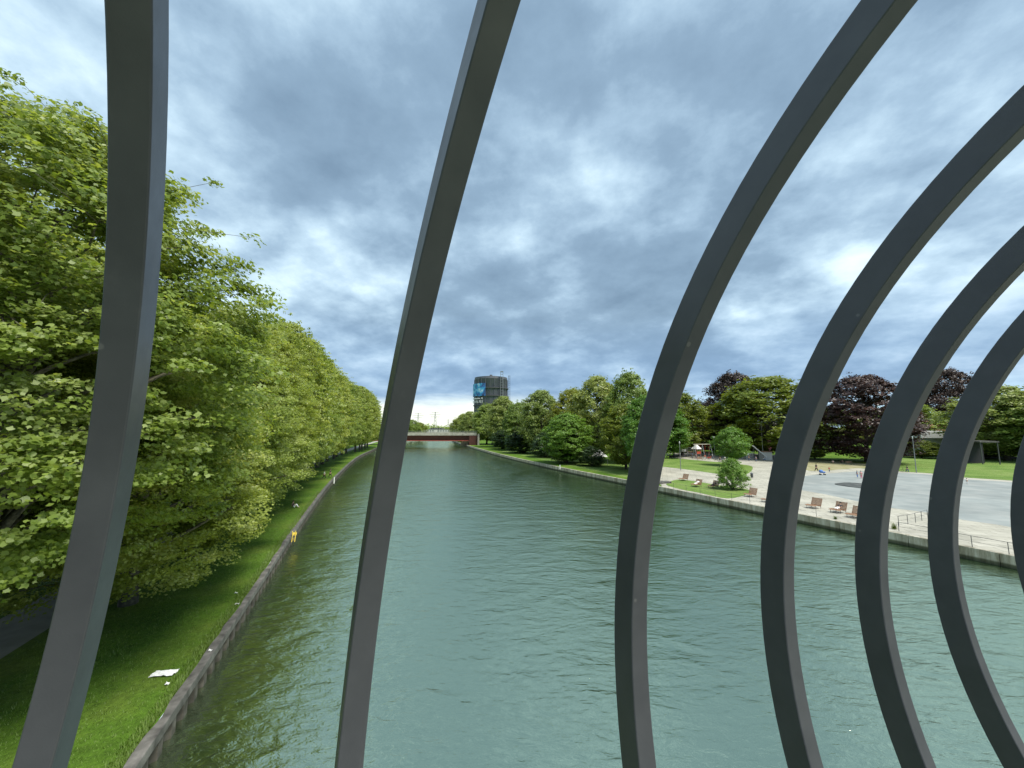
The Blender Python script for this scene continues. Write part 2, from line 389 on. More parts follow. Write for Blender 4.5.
# ground: one mesh, two banks joined beyond the far end of the canal
def build_ground():
    bm = bmesh.new()
    FAR = 7000
    Lo = offset(LBs, .25); Ro = offset(RBs, -.25)
    endm = ((LBs[-1][0]+RBs[-1][0])/2, LBs[-1][1])
    def strip(inner, outer):
        vi = [bm.verts.new((x,y,GZ)) for x,y in inner]; vo = [bm.verts.new((x,y,GZ)) for x,y in outer]
        for i in range(len(vi)-1):
            bm.faces.new((vi[i],vi[i+1],vo[i+1],vo[i]))
        return vi, vo
    nL = len(Lo)
    # mid strips keep the near ground finely divided, far strips run to the horizon
    L1 = offset(LBs, 60); R1 = offset(RBs, -120)
    a, b = strip(Lo, L1); 
    L2 = [(-FAR, -2500+ (y+200)*9) for x,y in L1]
    vo = [bm.verts.new((x,y,GZ)) for x,y in L2]
    for i in range(nL-1): bm.faces.new((b[i],b[i+1],vo[i+1],vo[i]))
    c, d = strip(Ro, R1)
    vr = [bm.verts.new((FAR, -2500+(y+200)*9, GZ)) for x,y in R1]
    for i in range(len(Ro)-1): bm.faces.new((d[i],d[i+1],vr[i+1],vr[i]))
    e1 = bm.verts.new((-FAR,FAR,GZ)); e2 = bm.verts.new((FAR,FAR,GZ))
    bm.faces.new((a[-1],c[-1],d[-1],vr[-1],e2,e1,vo[-1],b[-1]))
    s1 = bm.verts.new((-FAR,-FAR,GZ)); s2 = bm.verts.new((FAR,-FAR,GZ))
    bm.faces.new((a[0],b[0],vo[0],s1)); bm.faces.new((c[0],d[0],vr[0],s2)); bm.faces.new((a[0],s1,s2,c[0]))
    bmesh.ops.recalc_face_normals(bm, faces=bm.faces)
    for f in bm.faces:
        if f.normal.z < 0: f.normal_flip()
    me = bpy.data.meshes.new('ground'); bm.to_mesh(me); bm.free(); me.materials.append(M['grass'])
    o = bpy.data.objects.new('ground', me); C.objects.link(o); tag(o, kind='structure')
build_ground()
wl = offset(LBs, .4); wr = offset(RBs, -.4)
bm = bmesh.new()
va = [bm.verts.new((x,y,0)) for x,y in wl]; vb = [bm.verts.new((x,y,0)) for x,y in wr]
for i in range(len(va)-1): bm.faces.new((va[i],vb[i],vb[i+1],va[i+1]))
me = bpy.data.meshes.new('water'); bm.to_mesh(me); bm.free(); me.materials.append(M['water'])
tag(link(bpy.data.objects.new('water', me)), kind='structure')

# left bank wall: corrugated steel piling under a concrete cap
SL = arclen(LBs)
lw = thing('canal_wall', 'sheet pile canal wall with rough grey concrete cap along the left grassy bank', 'wall')
def corrugated(pl, s0, s1):
    S = arclen(pl); pts = []; s = s0; k = 0
    prof = [(0,.0),(.38,.0),(.53,.30),(.91,.30),(1.06,0)]
    while s < s1:
        for ds, off in prof[:4]:
            p, d = along(pl, S, s+ds); pts.append((p.x-d.y*off, p.y+d.x*off))
        s += 1.06
    return pts
cp = corrugated(LBs, 95, SL[-1]-5)
mb = MB(); n = len(cp)
mb.add([(x,y,-1.2) for x,y in cp]+[(x,y,.72) for x,y in cp], [(i,i+1,n+i+1,n+i) for i in range(n-1)])
mb.build('sheet_piling', M['pile'], lw)
def capstrip(pl, i0, i1, d0, d1, z0, z1, jit=0):
    a = offset(pl, d0)[i0:i1]; b = offset(pl, d1)[i0:i1]; n = len(a); rr = random.Random(3)
    if jit: b = [(x+rr.uniform(-jit,jit), y+rr.uniform(-jit,jit)) for x,y in b]
    vs = [(x,y,z0) for x,y in a]+[(x,y,z1) for x,y in a]+[(x,y,z1) for x,y in b]+[(x,y,z0) for x,y in b]
    fs = []
    for i in range(n-1):
        for k in range(4): fs.append((k*n+i, k*n+i+1, ((k+1)%4)*n+i+1, ((k+1)%4)*n+i))
    fs += [(0,n,2*n,3*n),(n-1,4*n-1,3*n-1,2*n-1)]
    m = MB(); m.add(vs, fs); return m
fine = [tuple(along(LBs, SL, 90+.9*k)[0]) for k in range(int((SL[-1]-92)/.9))]
capstrip(fine, 0, len(fine), -.10, .26, .74, 1.12, .06).build('cap', M['cap'], lw, bevel=.03)

# right bank quay wall
SR = arclen(RBs)
rw = thing('quay_wall', 'pale weathered concrete quay wall along the right bank of the canal', 'wall')
jm = MB(); s = 60.
while s < SR[-1]-8:
    p0, d0 = along(RBs, SR, s+.02); p1, d1 = along(RBs, SR, s+5.98)
    nrm = Vector((-d0.y, d0.x))
    q = [p0, p1, p1-nrm*.55, p0-nrm*.55]
    jm.prism([(v.x,v.y) for v in q], -1.2, 1.10); s += 6
def quaymat():
    m, nt, N, L = newmat('quay_wall_concrete')
    geo = N.new('ShaderNodeNewGeometry').outputs['Position']; sp = N.new('ShaderNodeSeparateXYZ'); L.new(geo, sp.inputs[0])
    c = ramp(nt, [(.3,(.26,.25,.19)),(.5,(.42,.40,.33)),(.7,(.50,.48,.41))], noise(nt, .8, 6, mapping(nt, geo, (1,1,.35)), .65))
    st = noise(nt, 1.4, 5, mapping(nt, geo, (1,1,.12)), .7)
    c = mixc(nt, c, ramp(nt, [(.42,(.42,.38,.30)),(.58,(1,1,1))], st), .8, 'MULTIPLY')
    wl_ = ramp(nt, [(.0,(.12,.14,.09)),(.28,(.25,.27,.2)),(.42,(1,1,1))], sp.outputs[2])
    c = mixc(nt, c, wl_, 1, 'MULTIPLY')
    b = nd(nt, 'ShaderNodeBsdfPrincipled', Roughness=.85); L.new(c, b.inputs[0])
    bp = nd(nt, 'ShaderNodeBump', Strength=.4, Distance=.03); L.new(noise(nt, 7, 6, geo), bp.inputs['Height']); L.new(bp.outputs[0], b.inputs['Normal'])
    o = N.new('ShaderNodeOutputMaterial'); L.new(b.outputs[0], o.inputs[0]); return m
M['quay'] = quaymat()
jm.build('wall_block', M['quay'], rw, bevel=.025)

# ------------------------------------------------------------------ ground sheets
def px(pts, z=GZ): return [at(x,y,z) for x,y in pts]
# left path
pl1 = offset(LBs, 9.2); pl2 = offset(LBs, 12.6)
k0 = 15
sheet('path', pl1[k0:]+pl2[k0:][::-1], GZ+.004, M['path'])
# promenade along the right quay
RBo = offset(RBs, -.5)
near = [p for p in RBo if -60 < p[1] < 74]           # inner edge of the wall, far end first when reversed
prom = near[::-1] and near
far_edge = px([(640,458),(662,453.5),(700,452.3),(760,454),(800,457),(807,463),(828,466.5),(865,468.5),(899,471.3),(932,473.5),(965,477.6),(1011,480.5),(1080,487)])
prom_poly = [tuple(p) for p in near] + far_edge + [(130,20),(140,-60)]
sheet('promenade', prom_poly, GZ+.004, pavemat())
plaza = smooth_poly(px([(786,479),(800,476.5),(828,473.6),(865,471),(899,472.6),(932,474.9),(965,479.2),(1011,482.2),(1100,491),(1290,520),(1250,590),(1080,545),(1010,527),(960.6,519.5),(928,512.6),(892,508),(858,501.5),(826,494.5),(804,490.6),(790,487)]), 5, True)
sheet('plaza', plaza, GZ+.008, M['asphalt'])
sheet('worn_lawn', smooth_poly(px([(800,458.5),(830,461),(862,463.5),(890,467),(866,467.8),(840,469.5),(822,471),(806,470),(798,464)]), 5, True), GZ+.010, M['drygrass'])
sheet('lawn', smooth_poly(px([(634,455),(665,457.2),(700,460.6),(735,463.6),(752,466.5),(749,473),(738,477),(720,474.3),(690,470),(665,467),(634,464)]), 4, True), GZ+.012, M['lawn'])
sheet('lawn', smooth_poly(px([(666,484.4),(677,479.6),(693,481),(718,485),(738,487.5),(750,490.5),(748,494),(727.5,498.5),(700,493),(680,489.2)]), 4, True), GZ+.012, M['lawn'])
# bright lawn on the far bank edge and behind the plaza
sheet('lawn', px([(500,451.5),(530,457),(558,463.5),(590,470),(625,477),(640,480.5),(648,482),(646,474),(634,464),(600,458),(560,452),(530,449)]), GZ+.006, M['lawn'])
sheet('lawn', px([(868,462),(900,455),(960,455),(1040,457),(1200,462),(1200,496),(1080,486.5),(1011,480.2),(965,477.3),(932,473.3),(899,471),(880,469)]), GZ+.006, M['lawn'])
# dark round inlay on the plaza
cx, cy = at(863, 486, GZ)
pr = [(cx+3.9*math.cos(a)*(1+.05*math.sin(3*a)), cy+3.9*math.sin(a)*(1+.05*math.sin(5*a+1))) for a in [2*math.pi*k/40 for k in range(40)]]
tag(MB().prism(pr, GZ+.009, GZ+.10).build('play_mound', M['darkpatch'], None, bevel=.03), 'round dark stone patch set in the grey plaza behind the wooden loungers', 'paving patch')
# stepped stones between path and small lawn
stg = thing('stone_steps', 'grey stone steps at the quay left of the small lawn', 'steps', (*at(656,483,GZ),GZ), R_(22))
for k in range(3):
    MB().box((0,2.2-k*1.5,.02+.07*k),(5.,1.4,.10+.14*k)).build('step', M['cap'], stg, bevel=.02)

# ------------------------------------------------------------------ trees
def mesh_np(name, V, F, mats, tint=None):
    """V (n,3), F (m,k) all faces with k corners"""
    me = bpy.data.meshes.new(name); n, k = F.shape
    me.vertices.add(len(V)); me.vertices.foreach_set('co', V.astype(np.float32).ravel())
    me.loops.add(n*k); me.loops.foreach_set('vertex_index', F.astype(np.int32).ravel())
    me.polygons.add(n); me.polygons.foreach_set('loop_start', np.arange(0,n*k,k,dtype=np.int32)); me.polygons.foreach_set('loop_total', np.full(n,k,dtype=np.int32))
    me.update(calc_edges=True)
    if tint is not None:
        a = me.attributes.new('tint','FLOAT','FACE'); a.data.foreach_set('value', tint.astype(np.float32))
    for m in mats: me.materials.append(m)
    me.validate()
    return me

def leaves(rng, cen, nrm, size, tint, lobed):
    n = len(cen)
    nrm = nrm/np.linalg.norm(nrm,axis=1,keepdims=True)
    r = rng.normal(size=(n,3)); a = np.cross(nrm, r); a /= np.linalg.norm(a,axis=1,keepdims=True)+1e-9; b = np.cross(nrm, a)
    if lobed:
        shp = np.array([(0,-.5),(.30,-.34),(.52,.0),(.24,.12),(.0,.55),(-.24,.12),(-.52,.0),(-.30,-.34)]); droop = np.array([0,-.03,-.12,-.02,-.16,-.02,-.12,-.03])
    else:
        shp = np.array([(0,-.5),(.42,.0),(0,.55),(-.42,.0)]); droop = np.array([-.05,.0,-.08,.0])
    k = len(shp); s = size[:,None,None]
    V = cen[:,None,:] + s*(a[:,None,:]*shp[None,:,0:1] + b[:,None,:]*shp[None,:,1:2] + nrm[:,None,:]*droop[None,:,None])
    return V.reshape(-1,3), np.arange(n*k).reshape(n,k), tint

def tree_mesh(name, seed, H, R, zb, nclump, per, leaf, leafm, barkm, lobed=False, flat=.35, trunk_r=.4, prof=(.75,.55), sprig=60, limbs=46, cr=1.15, lean=0.):
    """returns (trunk mesh, crown mesh); crown: flattened leaf sprays carried by limbs through an uneven envelope"""
    rng = np.random.default_rng(seed)
    ph = rng.uniform(0,6.28,(6,)); 
    def env(u, a):
        base = np.sin(np.pi*np.clip(u,0.015,.985)**prof[0])**prof[1]
        lump = 1+.13*np.sin(3*a+ph[0]+3*u)+.11*np.sin(5*a+ph[1]-7*u)+.08*np.sin(8*a+ph[2]+11*u)+.06*np.sin(13*u*2+ph[3]+2*a)
        return R*base*lump
    # limbs end in major lobes; clumps gather round them
    nl = 26
    lu = np.clip(rng.uniform(.06,.97,nl),0,1); la = rng.uniform(0,6.28,nl); lf = rng.uniform(.55,.85,nl)
    lr = env(lu,la)*lf; lob = np.stack([lr*np.cos(la), lr*np.sin(la), zb+lu*(H-zb)],1)
    u = rng.beta(1.25,1.15,nclump); a = rng.uniform(0,6.28,nclump)
    f = np.where(rng.random(nclump)<.72, rng.uniform(.80,1.02,nclump), rng.uniform(.3,.85,nclump))
    r = env(u,a)*f
    c = np.stack([r*np.cos(a), r*np.sin(a), zb+u*(H-zb)],1)
    d = np.linalg.norm(c[:,None]-lob[None],axis=2); j = d.argmin(1)
    pull = rng.uniform(.0,.38,nclump)[:,None]; c = c*(1-pull)+lob[j]*pull
    c[:,0] += lean*(c[:,2]/H)**2*R
    # sprigs beyond the outline
    us = rng.uniform(.35,1.0,sprig); as_ = rng.uniform(0,6.28,sprig); rs = env(us,as_)*rng.uniform(.98,1.11,sprig)
    cs = np.stack([rs*np.cos(as_), rs*np.sin(as_), zb+us*(H-zb)+rng.uniform(0,.06,sprig)*H],1)
    cen = []; nr = []; ti = []; sz = []
    for cc, cnt, rad in ((c,per,cr),(cs,max(per//4,6),cr*.55)):
        m = len(cc)
        rr = rad*rng.uniform(.6,1.35,m)
        base = np.repeat(cc,cnt,0); q = rng.normal(size=(m*cnt,3)); q /= np.linalg.norm(q,axis=1,keepdims=True); q *= rng.random((m*cnt,1))**(.45)
        q *= np.repeat(rr,cnt)[:,None]; rad_xy = np.linalg.norm(q[:,:2],axis=1)
        q[:,2] = q[:,2]*flat - .16*rad_xy**2/np.repeat(rr,cnt)
        p = base+q
        out = p*np.array([1,1,0]); out /= np.linalg.norm(out,axis=1,keepdims=True)+1e-6
        nn = np.array([0,0,1.])*.9+out*.6+rng.normal(size=p.shape)*.5
        cen.append(p); nr.append(nn); ct = np.repeat(rng.uniform(0,1,m),cnt)
        ti.append(np.clip(.55*ct+.45*rng.random(m*cnt),0,1)); sz.append(leaf*rng.uniform(.65,1.3,m*cnt))
    cen = np.concatenate(cen); nr = np.concatenate(nr); ti = np.concatenate(ti); sz = np.concatenate(sz)
    V, F, T = leaves(rng, cen, nr, sz, ti, lobed)
    crown = mesh_np(name+'_crown', V, F, [leafm], T)
    # trunk and limbs
    mb = MB(); bends = [Vector((0,0,-.3))]; 
    for k in range(1,8):
        z = H*.82*k/7; bends.append(Vector((lean*(z/H)**2*R+rng.normal()*.12*k/3, rng.normal()*.12*k/3, z)))
    rad = [trunk_r*1.35]+[trunk_r*(1-.125*k) for k in range(1,8)]
    mb.tube(bends, rad, 10)
    def axis(z):
        k = min(max(z/(H*.82)*7,0),6.99); i = int(k); return bends[i].lerp(bends[i+1], k-i), rad[i]*(1-(k-i))+rad[i+1]*(k-i)
    tips = [Vector(p) for p in lob] + [Vector(p) for p in c[rng.choice(len(c), limbs, replace=False)]]
    tipsl = []
    for k, tp in enumerate(tips):
        z0 = max(zb*.75, tp.z-(.28+.3*rng.random())*math.hypot(tp.x,tp.y)-.5); p0, r0 = axis(min(z0,H*.8))
        r1 = min(r0*.6, .05+.022*(tp-p0).length)
        mid = p0.lerp(tp,.5)+Vector((rng.normal()*.35,rng.normal()*.35,.35+.2*rng.random()))
        q1 = p0.lerp(mid,.5)+Vector((0,0,.1)); q2 = mid.lerp(tp,.5)+Vector((rng.normal()*.2,rng.normal()*.2,.15))
        tipsl += [mid, q2, mid.lerp(q2,.5)]
        mb.tube([p0,q1,mid,q2,tp], [r1,r1*.8,r1*.6,r1*.38,r1*.16], 5, cap=False)
    for p in cs[::2]:
        tp = Vector(p); n = min((Vector(q) for q in tipsl), key=lambda q: (q-tp).length)
        mb.tube([n, n.lerp(tp,.5)+Vector((0,0,.1)), tp], [.022,.016,.008], 3, cap=False)
    me = bpy.data.meshes.new(name+'_trunk'); me.from_pydata(mb.v, [], mb.f); me.materials.append(barkm)
    me.polygons.foreach_set('use_smooth', [True]*len(me.polygons)); me.update()
    return me, crown

def plant(name, meshes, x, y, h_scale, r_scale, rz, label, cat='tree', group=None, z=GZ, parts=('trunk','crown')):
    o = thing(name, label, cat, (x,y,z), rz, group); o.scale = (r_scale,r_scale,h_scale)
    for nm, me in zip(parts, meshes):
        if me is None: continue
        link(bpy.data.objects.new(nm, me), o)
    return o

LM = {
 'plane': leafmat('plane_leaves', [(.12,.17,.026),(.21,.285,.05),(.31,.385,.095),(.46,.52,.24)], .5),
 'bank': leafmat('bank_leaves', [(.11,.17,.03),(.18,.27,.05),(.27,.36,.10)], .38),
 'lime': leafmat('fresh_leaves', [(.07,.17,.02),(.12,.25,.035),(.19,.33,.07)], .42),
 'yellow': leafmat('yellowgreen_leaves', [(.13,.17,.016),(.20,.25,.028),(.29,.32,.055)], .42),
 'olive': leafmat('olive_leaves', [(.14,.20,.04),(.22,.29,.065),(.32,.38,.12)], .35),
 'beech': leafmat('copper_leaves', [(.026,.016,.013),(.052,.030,.024),(.095,.058,.042)], .25),
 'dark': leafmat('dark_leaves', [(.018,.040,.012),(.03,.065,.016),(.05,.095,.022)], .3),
}
near_t = [tree_mesh('plane_near%d'%k, 11+k, 25, 8.2, [5.0,1.6,2.6][k], 1450, 122, .17, LM['plane'], M['bark'], lobed=True, trunk_r=.42, prof=(.72,.42) if k != 1 else (.58,.42), sprig=150, cr=1.05) for k in range(3)]
mid_t = [tree_mesh('plane_mid%d'%k, 31+k, 25, 8.2, 2.6, 1000, 38, .34, LM['plane'], M['bark'], trunk_r=.42, prof=(.72,.42), sprig=150, cr=1.05) for k in range(2)]
# row along the left wall, and the second row beyond the path
ordn = ['first','second','third','fourth','fifth','sixth','seventh','eighth','ninth','tenth','eleventh','twelfth','thirteenth','fourteenth','fifteenth','sixteenth','seventeenth','eighteenth','nineteenth','twentieth','twenty-first','twenty-second']
s0 = None
S0 = min(range(len(LBs)), key=lambda i: math.dist(LBs[i], (-13.9,18.5)))
s = SL[S0]; k = 0; rt = random.Random(5)
while k < 22:
    p, d = along(LBs, SL, s+rt.uniform(-.6,.6)*(k>0)); n = Vector((-d.y,d.x)); q = p+n*((7.2 if k < 17 else 5.2)+rt.uniform(-.4,.4)*(k>0))
    hs = [.96,.76,.86,.94,1.0,1.10,1.15,1.15][min(k,7)]*rt.uniform(.97,1.03)
    src = near_t[k%3] if k < 5 else mid_t[k%2]
    plant('plane_tree', src, q.x, q.y, hs, rt.uniform(.92,1.03)*(.88 if k == 1 else 1), rt.uniform(0,6.28),
          'bright green plane tree on the left bank, %s from the footbridge in the wall-side row' % ordn[k], group='plane trees in the front row on the left bank')
    s += 9.6; k += 1
s = SL[S0]-4; k = 0
while k < 12:
    p, d = along(LBs, SL, s); n = Vector((-d.y,d.x)); q = p+n*(16.5+rt.uniform(-.6,.6))
    src = near_t[(k+1)%3] if k < 3 else mid_t[(k+1)%2]
    plant('plane_tree', src, q.x, q.y, rt.uniform(.98,1.08), rt.uniform(.95,1.05), rt.uniform(0,6.28),
          'plane tree behind the left bank path, %s from the footbridge in the back row' % ordn[k], group='plane trees in the back row on the left bank')
    s += 10.2; k += 1

G_bank = [tree_mesh('bank%d'%k, 51+k, 20, 7.0, 1.6, 820, 36, .38, LM[m], M['darkbark'], trunk_r=.35, prof=(.8,.5), flat=.5, cr=1.15) for k, m in enumerate(('bank','lime','olive','yellow'))]
G_beech = [tree_mesh('beech%d'%k, 71+k, 24, 10., 1.2, 1100, 38, .42, LM['beech'], M['darkbark'], trunk_r=.5, prof=(.72,.5), flat=.5, cr=1.25, lobed=False) for k in range(2)]
G_small = tree_mesh('smalltree', 81, 9.5, 3.9, 2.0, 330, 34, .26, LM['lime'], M['darkbark'], trunk_r=.12, prof=(.8,.55), flat=.6, cr=.75, sprig=30, limbs=20)
G_bush = tree_mesh('bush', 82, 5.4, 2.9, .15, 260, 34, .22, LM['lime'], M['darkbark'], trunk_r=.10, prof=(.6,.5), flat=.6, cr=.62, sprig=30, limbs=20)
G_dark = tree_mesh('darktree', 83, 12, 5., .4, 420, 30, .38, LM['dark'], M['darkbark'], trunk_r=.25, prof=(.62,.5), flat=.55, cr=1.0, sprig=40, limbs=20)

def tree_px(name, src, H0, R0, xpx, ybase, ytop, wpx, label, cat='tree', group=None, dist=None, parts=('trunk','crown')):
    """tree standing where the photo shows its foot; height and spread from its distance"""
    if dist is None: x, y = at(xpx, ybase, GZ)
    else: y = dist; x = (xpx-512)/384*dist
    H = CH-GZ+(427-ytop)/384*y; Rr = wpx/2/384*y
    return plant(name, src, x, y, H/H0, Rr/R0, rt.uniform(0,6.28), label, cat, group, parts=parts)
gb = 'green trees along the right bank'
B = G_bank
tl = [  # px x, base y, top y, width px, kind, label
 (487,0,405,32,0,'dark green tree beside the far bridge abutment, leftmost of the right bank trees',246),
 (503,0,397,34,2,'olive tree just right of the gasometer foot on the right bank',212),
 (520,0,403,38,0,'rounded dark green tree low over the far quay, right of the olive tree',182),
 (541,0,391,46,2,'tall olive tree with thin top midway along the right bank',160),
 (566,0,414,50,1,'bright fresh green low tree hanging over the far bank lawn',118),
 (571,0,389,40,3,'pale yellowish green tree rising behind the bright low tree',150),
 (597,0,377,54,2,'tallest olive green tree on the right bank, left of the round dark crown',130),
 (630,0,373,48,0,'dense dark green tree with round crown top left of the nearest right arch',118),
 (624,0,404,50,3,'yellowish tree standing in front of the dense crown on the right bank',102),
 (643,0,398,44,1,'bright green tree half hidden behind the big right coil',92),
 (680,0,393,48,3,'fresh yellow green tree between the big coil and the copper beech',150),
 (662,0,405,52,1,'bright green tree by the playground, right of the big coil',142),
 (765,0,377,98,3,'broad yellow green maple behind the playground',140),
 (905,0,404,60,0,'green tree between the dark copper beech and the far purple one',165),
 (1000,0,387,80,2,'big olive green tree with bare twigs above the right lawn',128),
 (1045,0,392,80,0,'green tree at the right edge of the lawn',120),
]
for x,yb,yt,wd,kd,lab,D in tl:
    tree_px('bank_tree' if x<660 else 'park_tree', B[kd], 20, 7., x, yb, yt, wd, lab, dist=D, group=gb if x<660 else 'green park trees')
# beeches
tree_px('copper_beech', G_beech[0], 24, 10, 735, 0, 373, 62, 'purple copper beech rising behind the yellow green maple', dist=160, group='copper beeches')
tree_px('copper_beech', G_beech[1], 24, 10, 712, 0, 405, 50, 'dark purple beech low behind the playground', dist=165, group='copper beeches')
tree_px('copper_beech', G_beech[1], 24, 10, 862, 0, 376, 92, 'huge dark copper beech behind the plaza, low boughs near the ground', dist=122, group='copper beeches')
tree_px('copper_beech', G_beech[0], 24, 10, 946, 0, 369, 62, 'copper beech rising behind the white pavilion on the right', dist=180, group='copper beeches')
tree_px('round_tree', G_small, 9.5, 3.9, 733, 466, 428, 34, 'small round bright green tree standing on the paving in front of the playground')
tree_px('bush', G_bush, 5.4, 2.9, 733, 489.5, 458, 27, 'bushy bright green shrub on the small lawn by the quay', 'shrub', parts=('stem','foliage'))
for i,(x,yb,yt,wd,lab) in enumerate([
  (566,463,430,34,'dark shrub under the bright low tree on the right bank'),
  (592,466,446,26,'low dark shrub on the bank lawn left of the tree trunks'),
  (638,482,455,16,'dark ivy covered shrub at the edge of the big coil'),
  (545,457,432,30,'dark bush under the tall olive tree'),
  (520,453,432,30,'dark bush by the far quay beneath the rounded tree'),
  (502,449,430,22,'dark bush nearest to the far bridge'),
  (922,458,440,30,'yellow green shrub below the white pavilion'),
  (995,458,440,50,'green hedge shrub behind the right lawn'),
  (975,458,443,24,'dark shrub beside the dark gap under the trees'),
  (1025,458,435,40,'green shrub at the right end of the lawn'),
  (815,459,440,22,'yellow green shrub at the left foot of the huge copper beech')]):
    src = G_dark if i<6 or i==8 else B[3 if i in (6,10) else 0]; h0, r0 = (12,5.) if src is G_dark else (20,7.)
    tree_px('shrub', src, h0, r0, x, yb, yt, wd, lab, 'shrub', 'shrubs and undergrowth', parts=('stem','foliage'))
# woodland closing the view behind the park
bk = [(655,178),(690,190),(728,200),(760,195),(795,180),(830,190),(880,185),(915,200),(955,190),(985,195),(1020,180),(1060,185),(610,170),(575,195),(540,215),(510,245)]
for i,(x,D) in enumerate(bk):
    tree_px('background_tree', B[[0,2,3,0][i%4]] if i!=4 else G_dark, 20 if i!=4 else 12, 7. if i!=4 else 5., x, 0, [404,408,410,412][i%4] if x<1100 else 400, 46, 'background tree, %s of the far row behind the right bank park' % ordn[i], dist=D, group='background trees behind the park')
# small plants on the quay wall
tuft = MB(); rr = random.Random(9)
for k in range(70):
    a = rr.uniform(0,6.28); l = rr.uniform(.25,.9); o = rr.uniform(0,.25); b = Vector((o*math.cos(a*2),o*math.sin(a*2),0)); t = b+Vector((math.cos(a)*.35*l,math.sin(a)*.35*l,l))
    wv = Vector((-math.sin(a),math.cos(a),0))*.03
    tuft.add([b-wv,b+wv,t],[(0,1,2)])
t0 = tuft.build('grass_tuft', LM['bank']); x,y = at(895,529,1.1); t0.location = (x,y,1.1); tag(t0,'tall green grass tuft on the quay edge by the sloping railing','plant',group='tufts on the quay')
t1 = t0.copy(); C.objects.link(t1); x,y = at(836,519,1.1); t1.location=(x,y,1.1); t1.scale=(.8,.8,.5); tag(t1,'small weed on the quay edge below the second lounger','plant')

# ------------------------------------------------------------------ far bridge
YB = 236.
fb = thing('road_bridge', 'flat red girder road bridge crossing the canal in the distance', 'bridge', (-69.5,YB,0))
MB().box((0,5,7.0),(96,10,.5)).build('deck', M['cap'], fb)
for yy in (-.2,10.2): MB().box((0,yy,7.75),(96,.35,1.7)).build('fascia', M['concrete'], fb)
for yy in (1.6,8.4):
    gd = MB().box((0,yy,5.3),(92,.3,3.0)).build('girder', M['girdershade'], fb)
    MB().box((0,yy-.1,3.75),(92,2.0,.55)).build('bottom_flange', M['girder'], gd)
for yy in (-.2,):
    m = MB()
    for k in range(49): m.box((-48+2*k,yy,9.05),(.07,.07,.95))
    m.tube([(-48,yy,9.5),(48,yy,9.5)],.05,6); m.tube([(-48,yy,9.1),(48,yy,9.1)],.03,6); m.build('handrail', M['steel'], fb)
MB().box((46,5,3.4),(5,10.6,6.8)).build('abutment', M['girdershade'], fb, bevel=.05)
MB().box((-46.5,5,3.4),(5,10.6,6.8)).build('abutment', M['cap'], fb, bevel=.05)
MB().box((49.2,-.9,3.9),(1.0,1.4,7.8)).build('wing_wall', M['concrete'], fb)
MB().box((40.,9.,1.9),(6,3,3.0),taper=.8).build('bank_footing', M['sand'], fb)

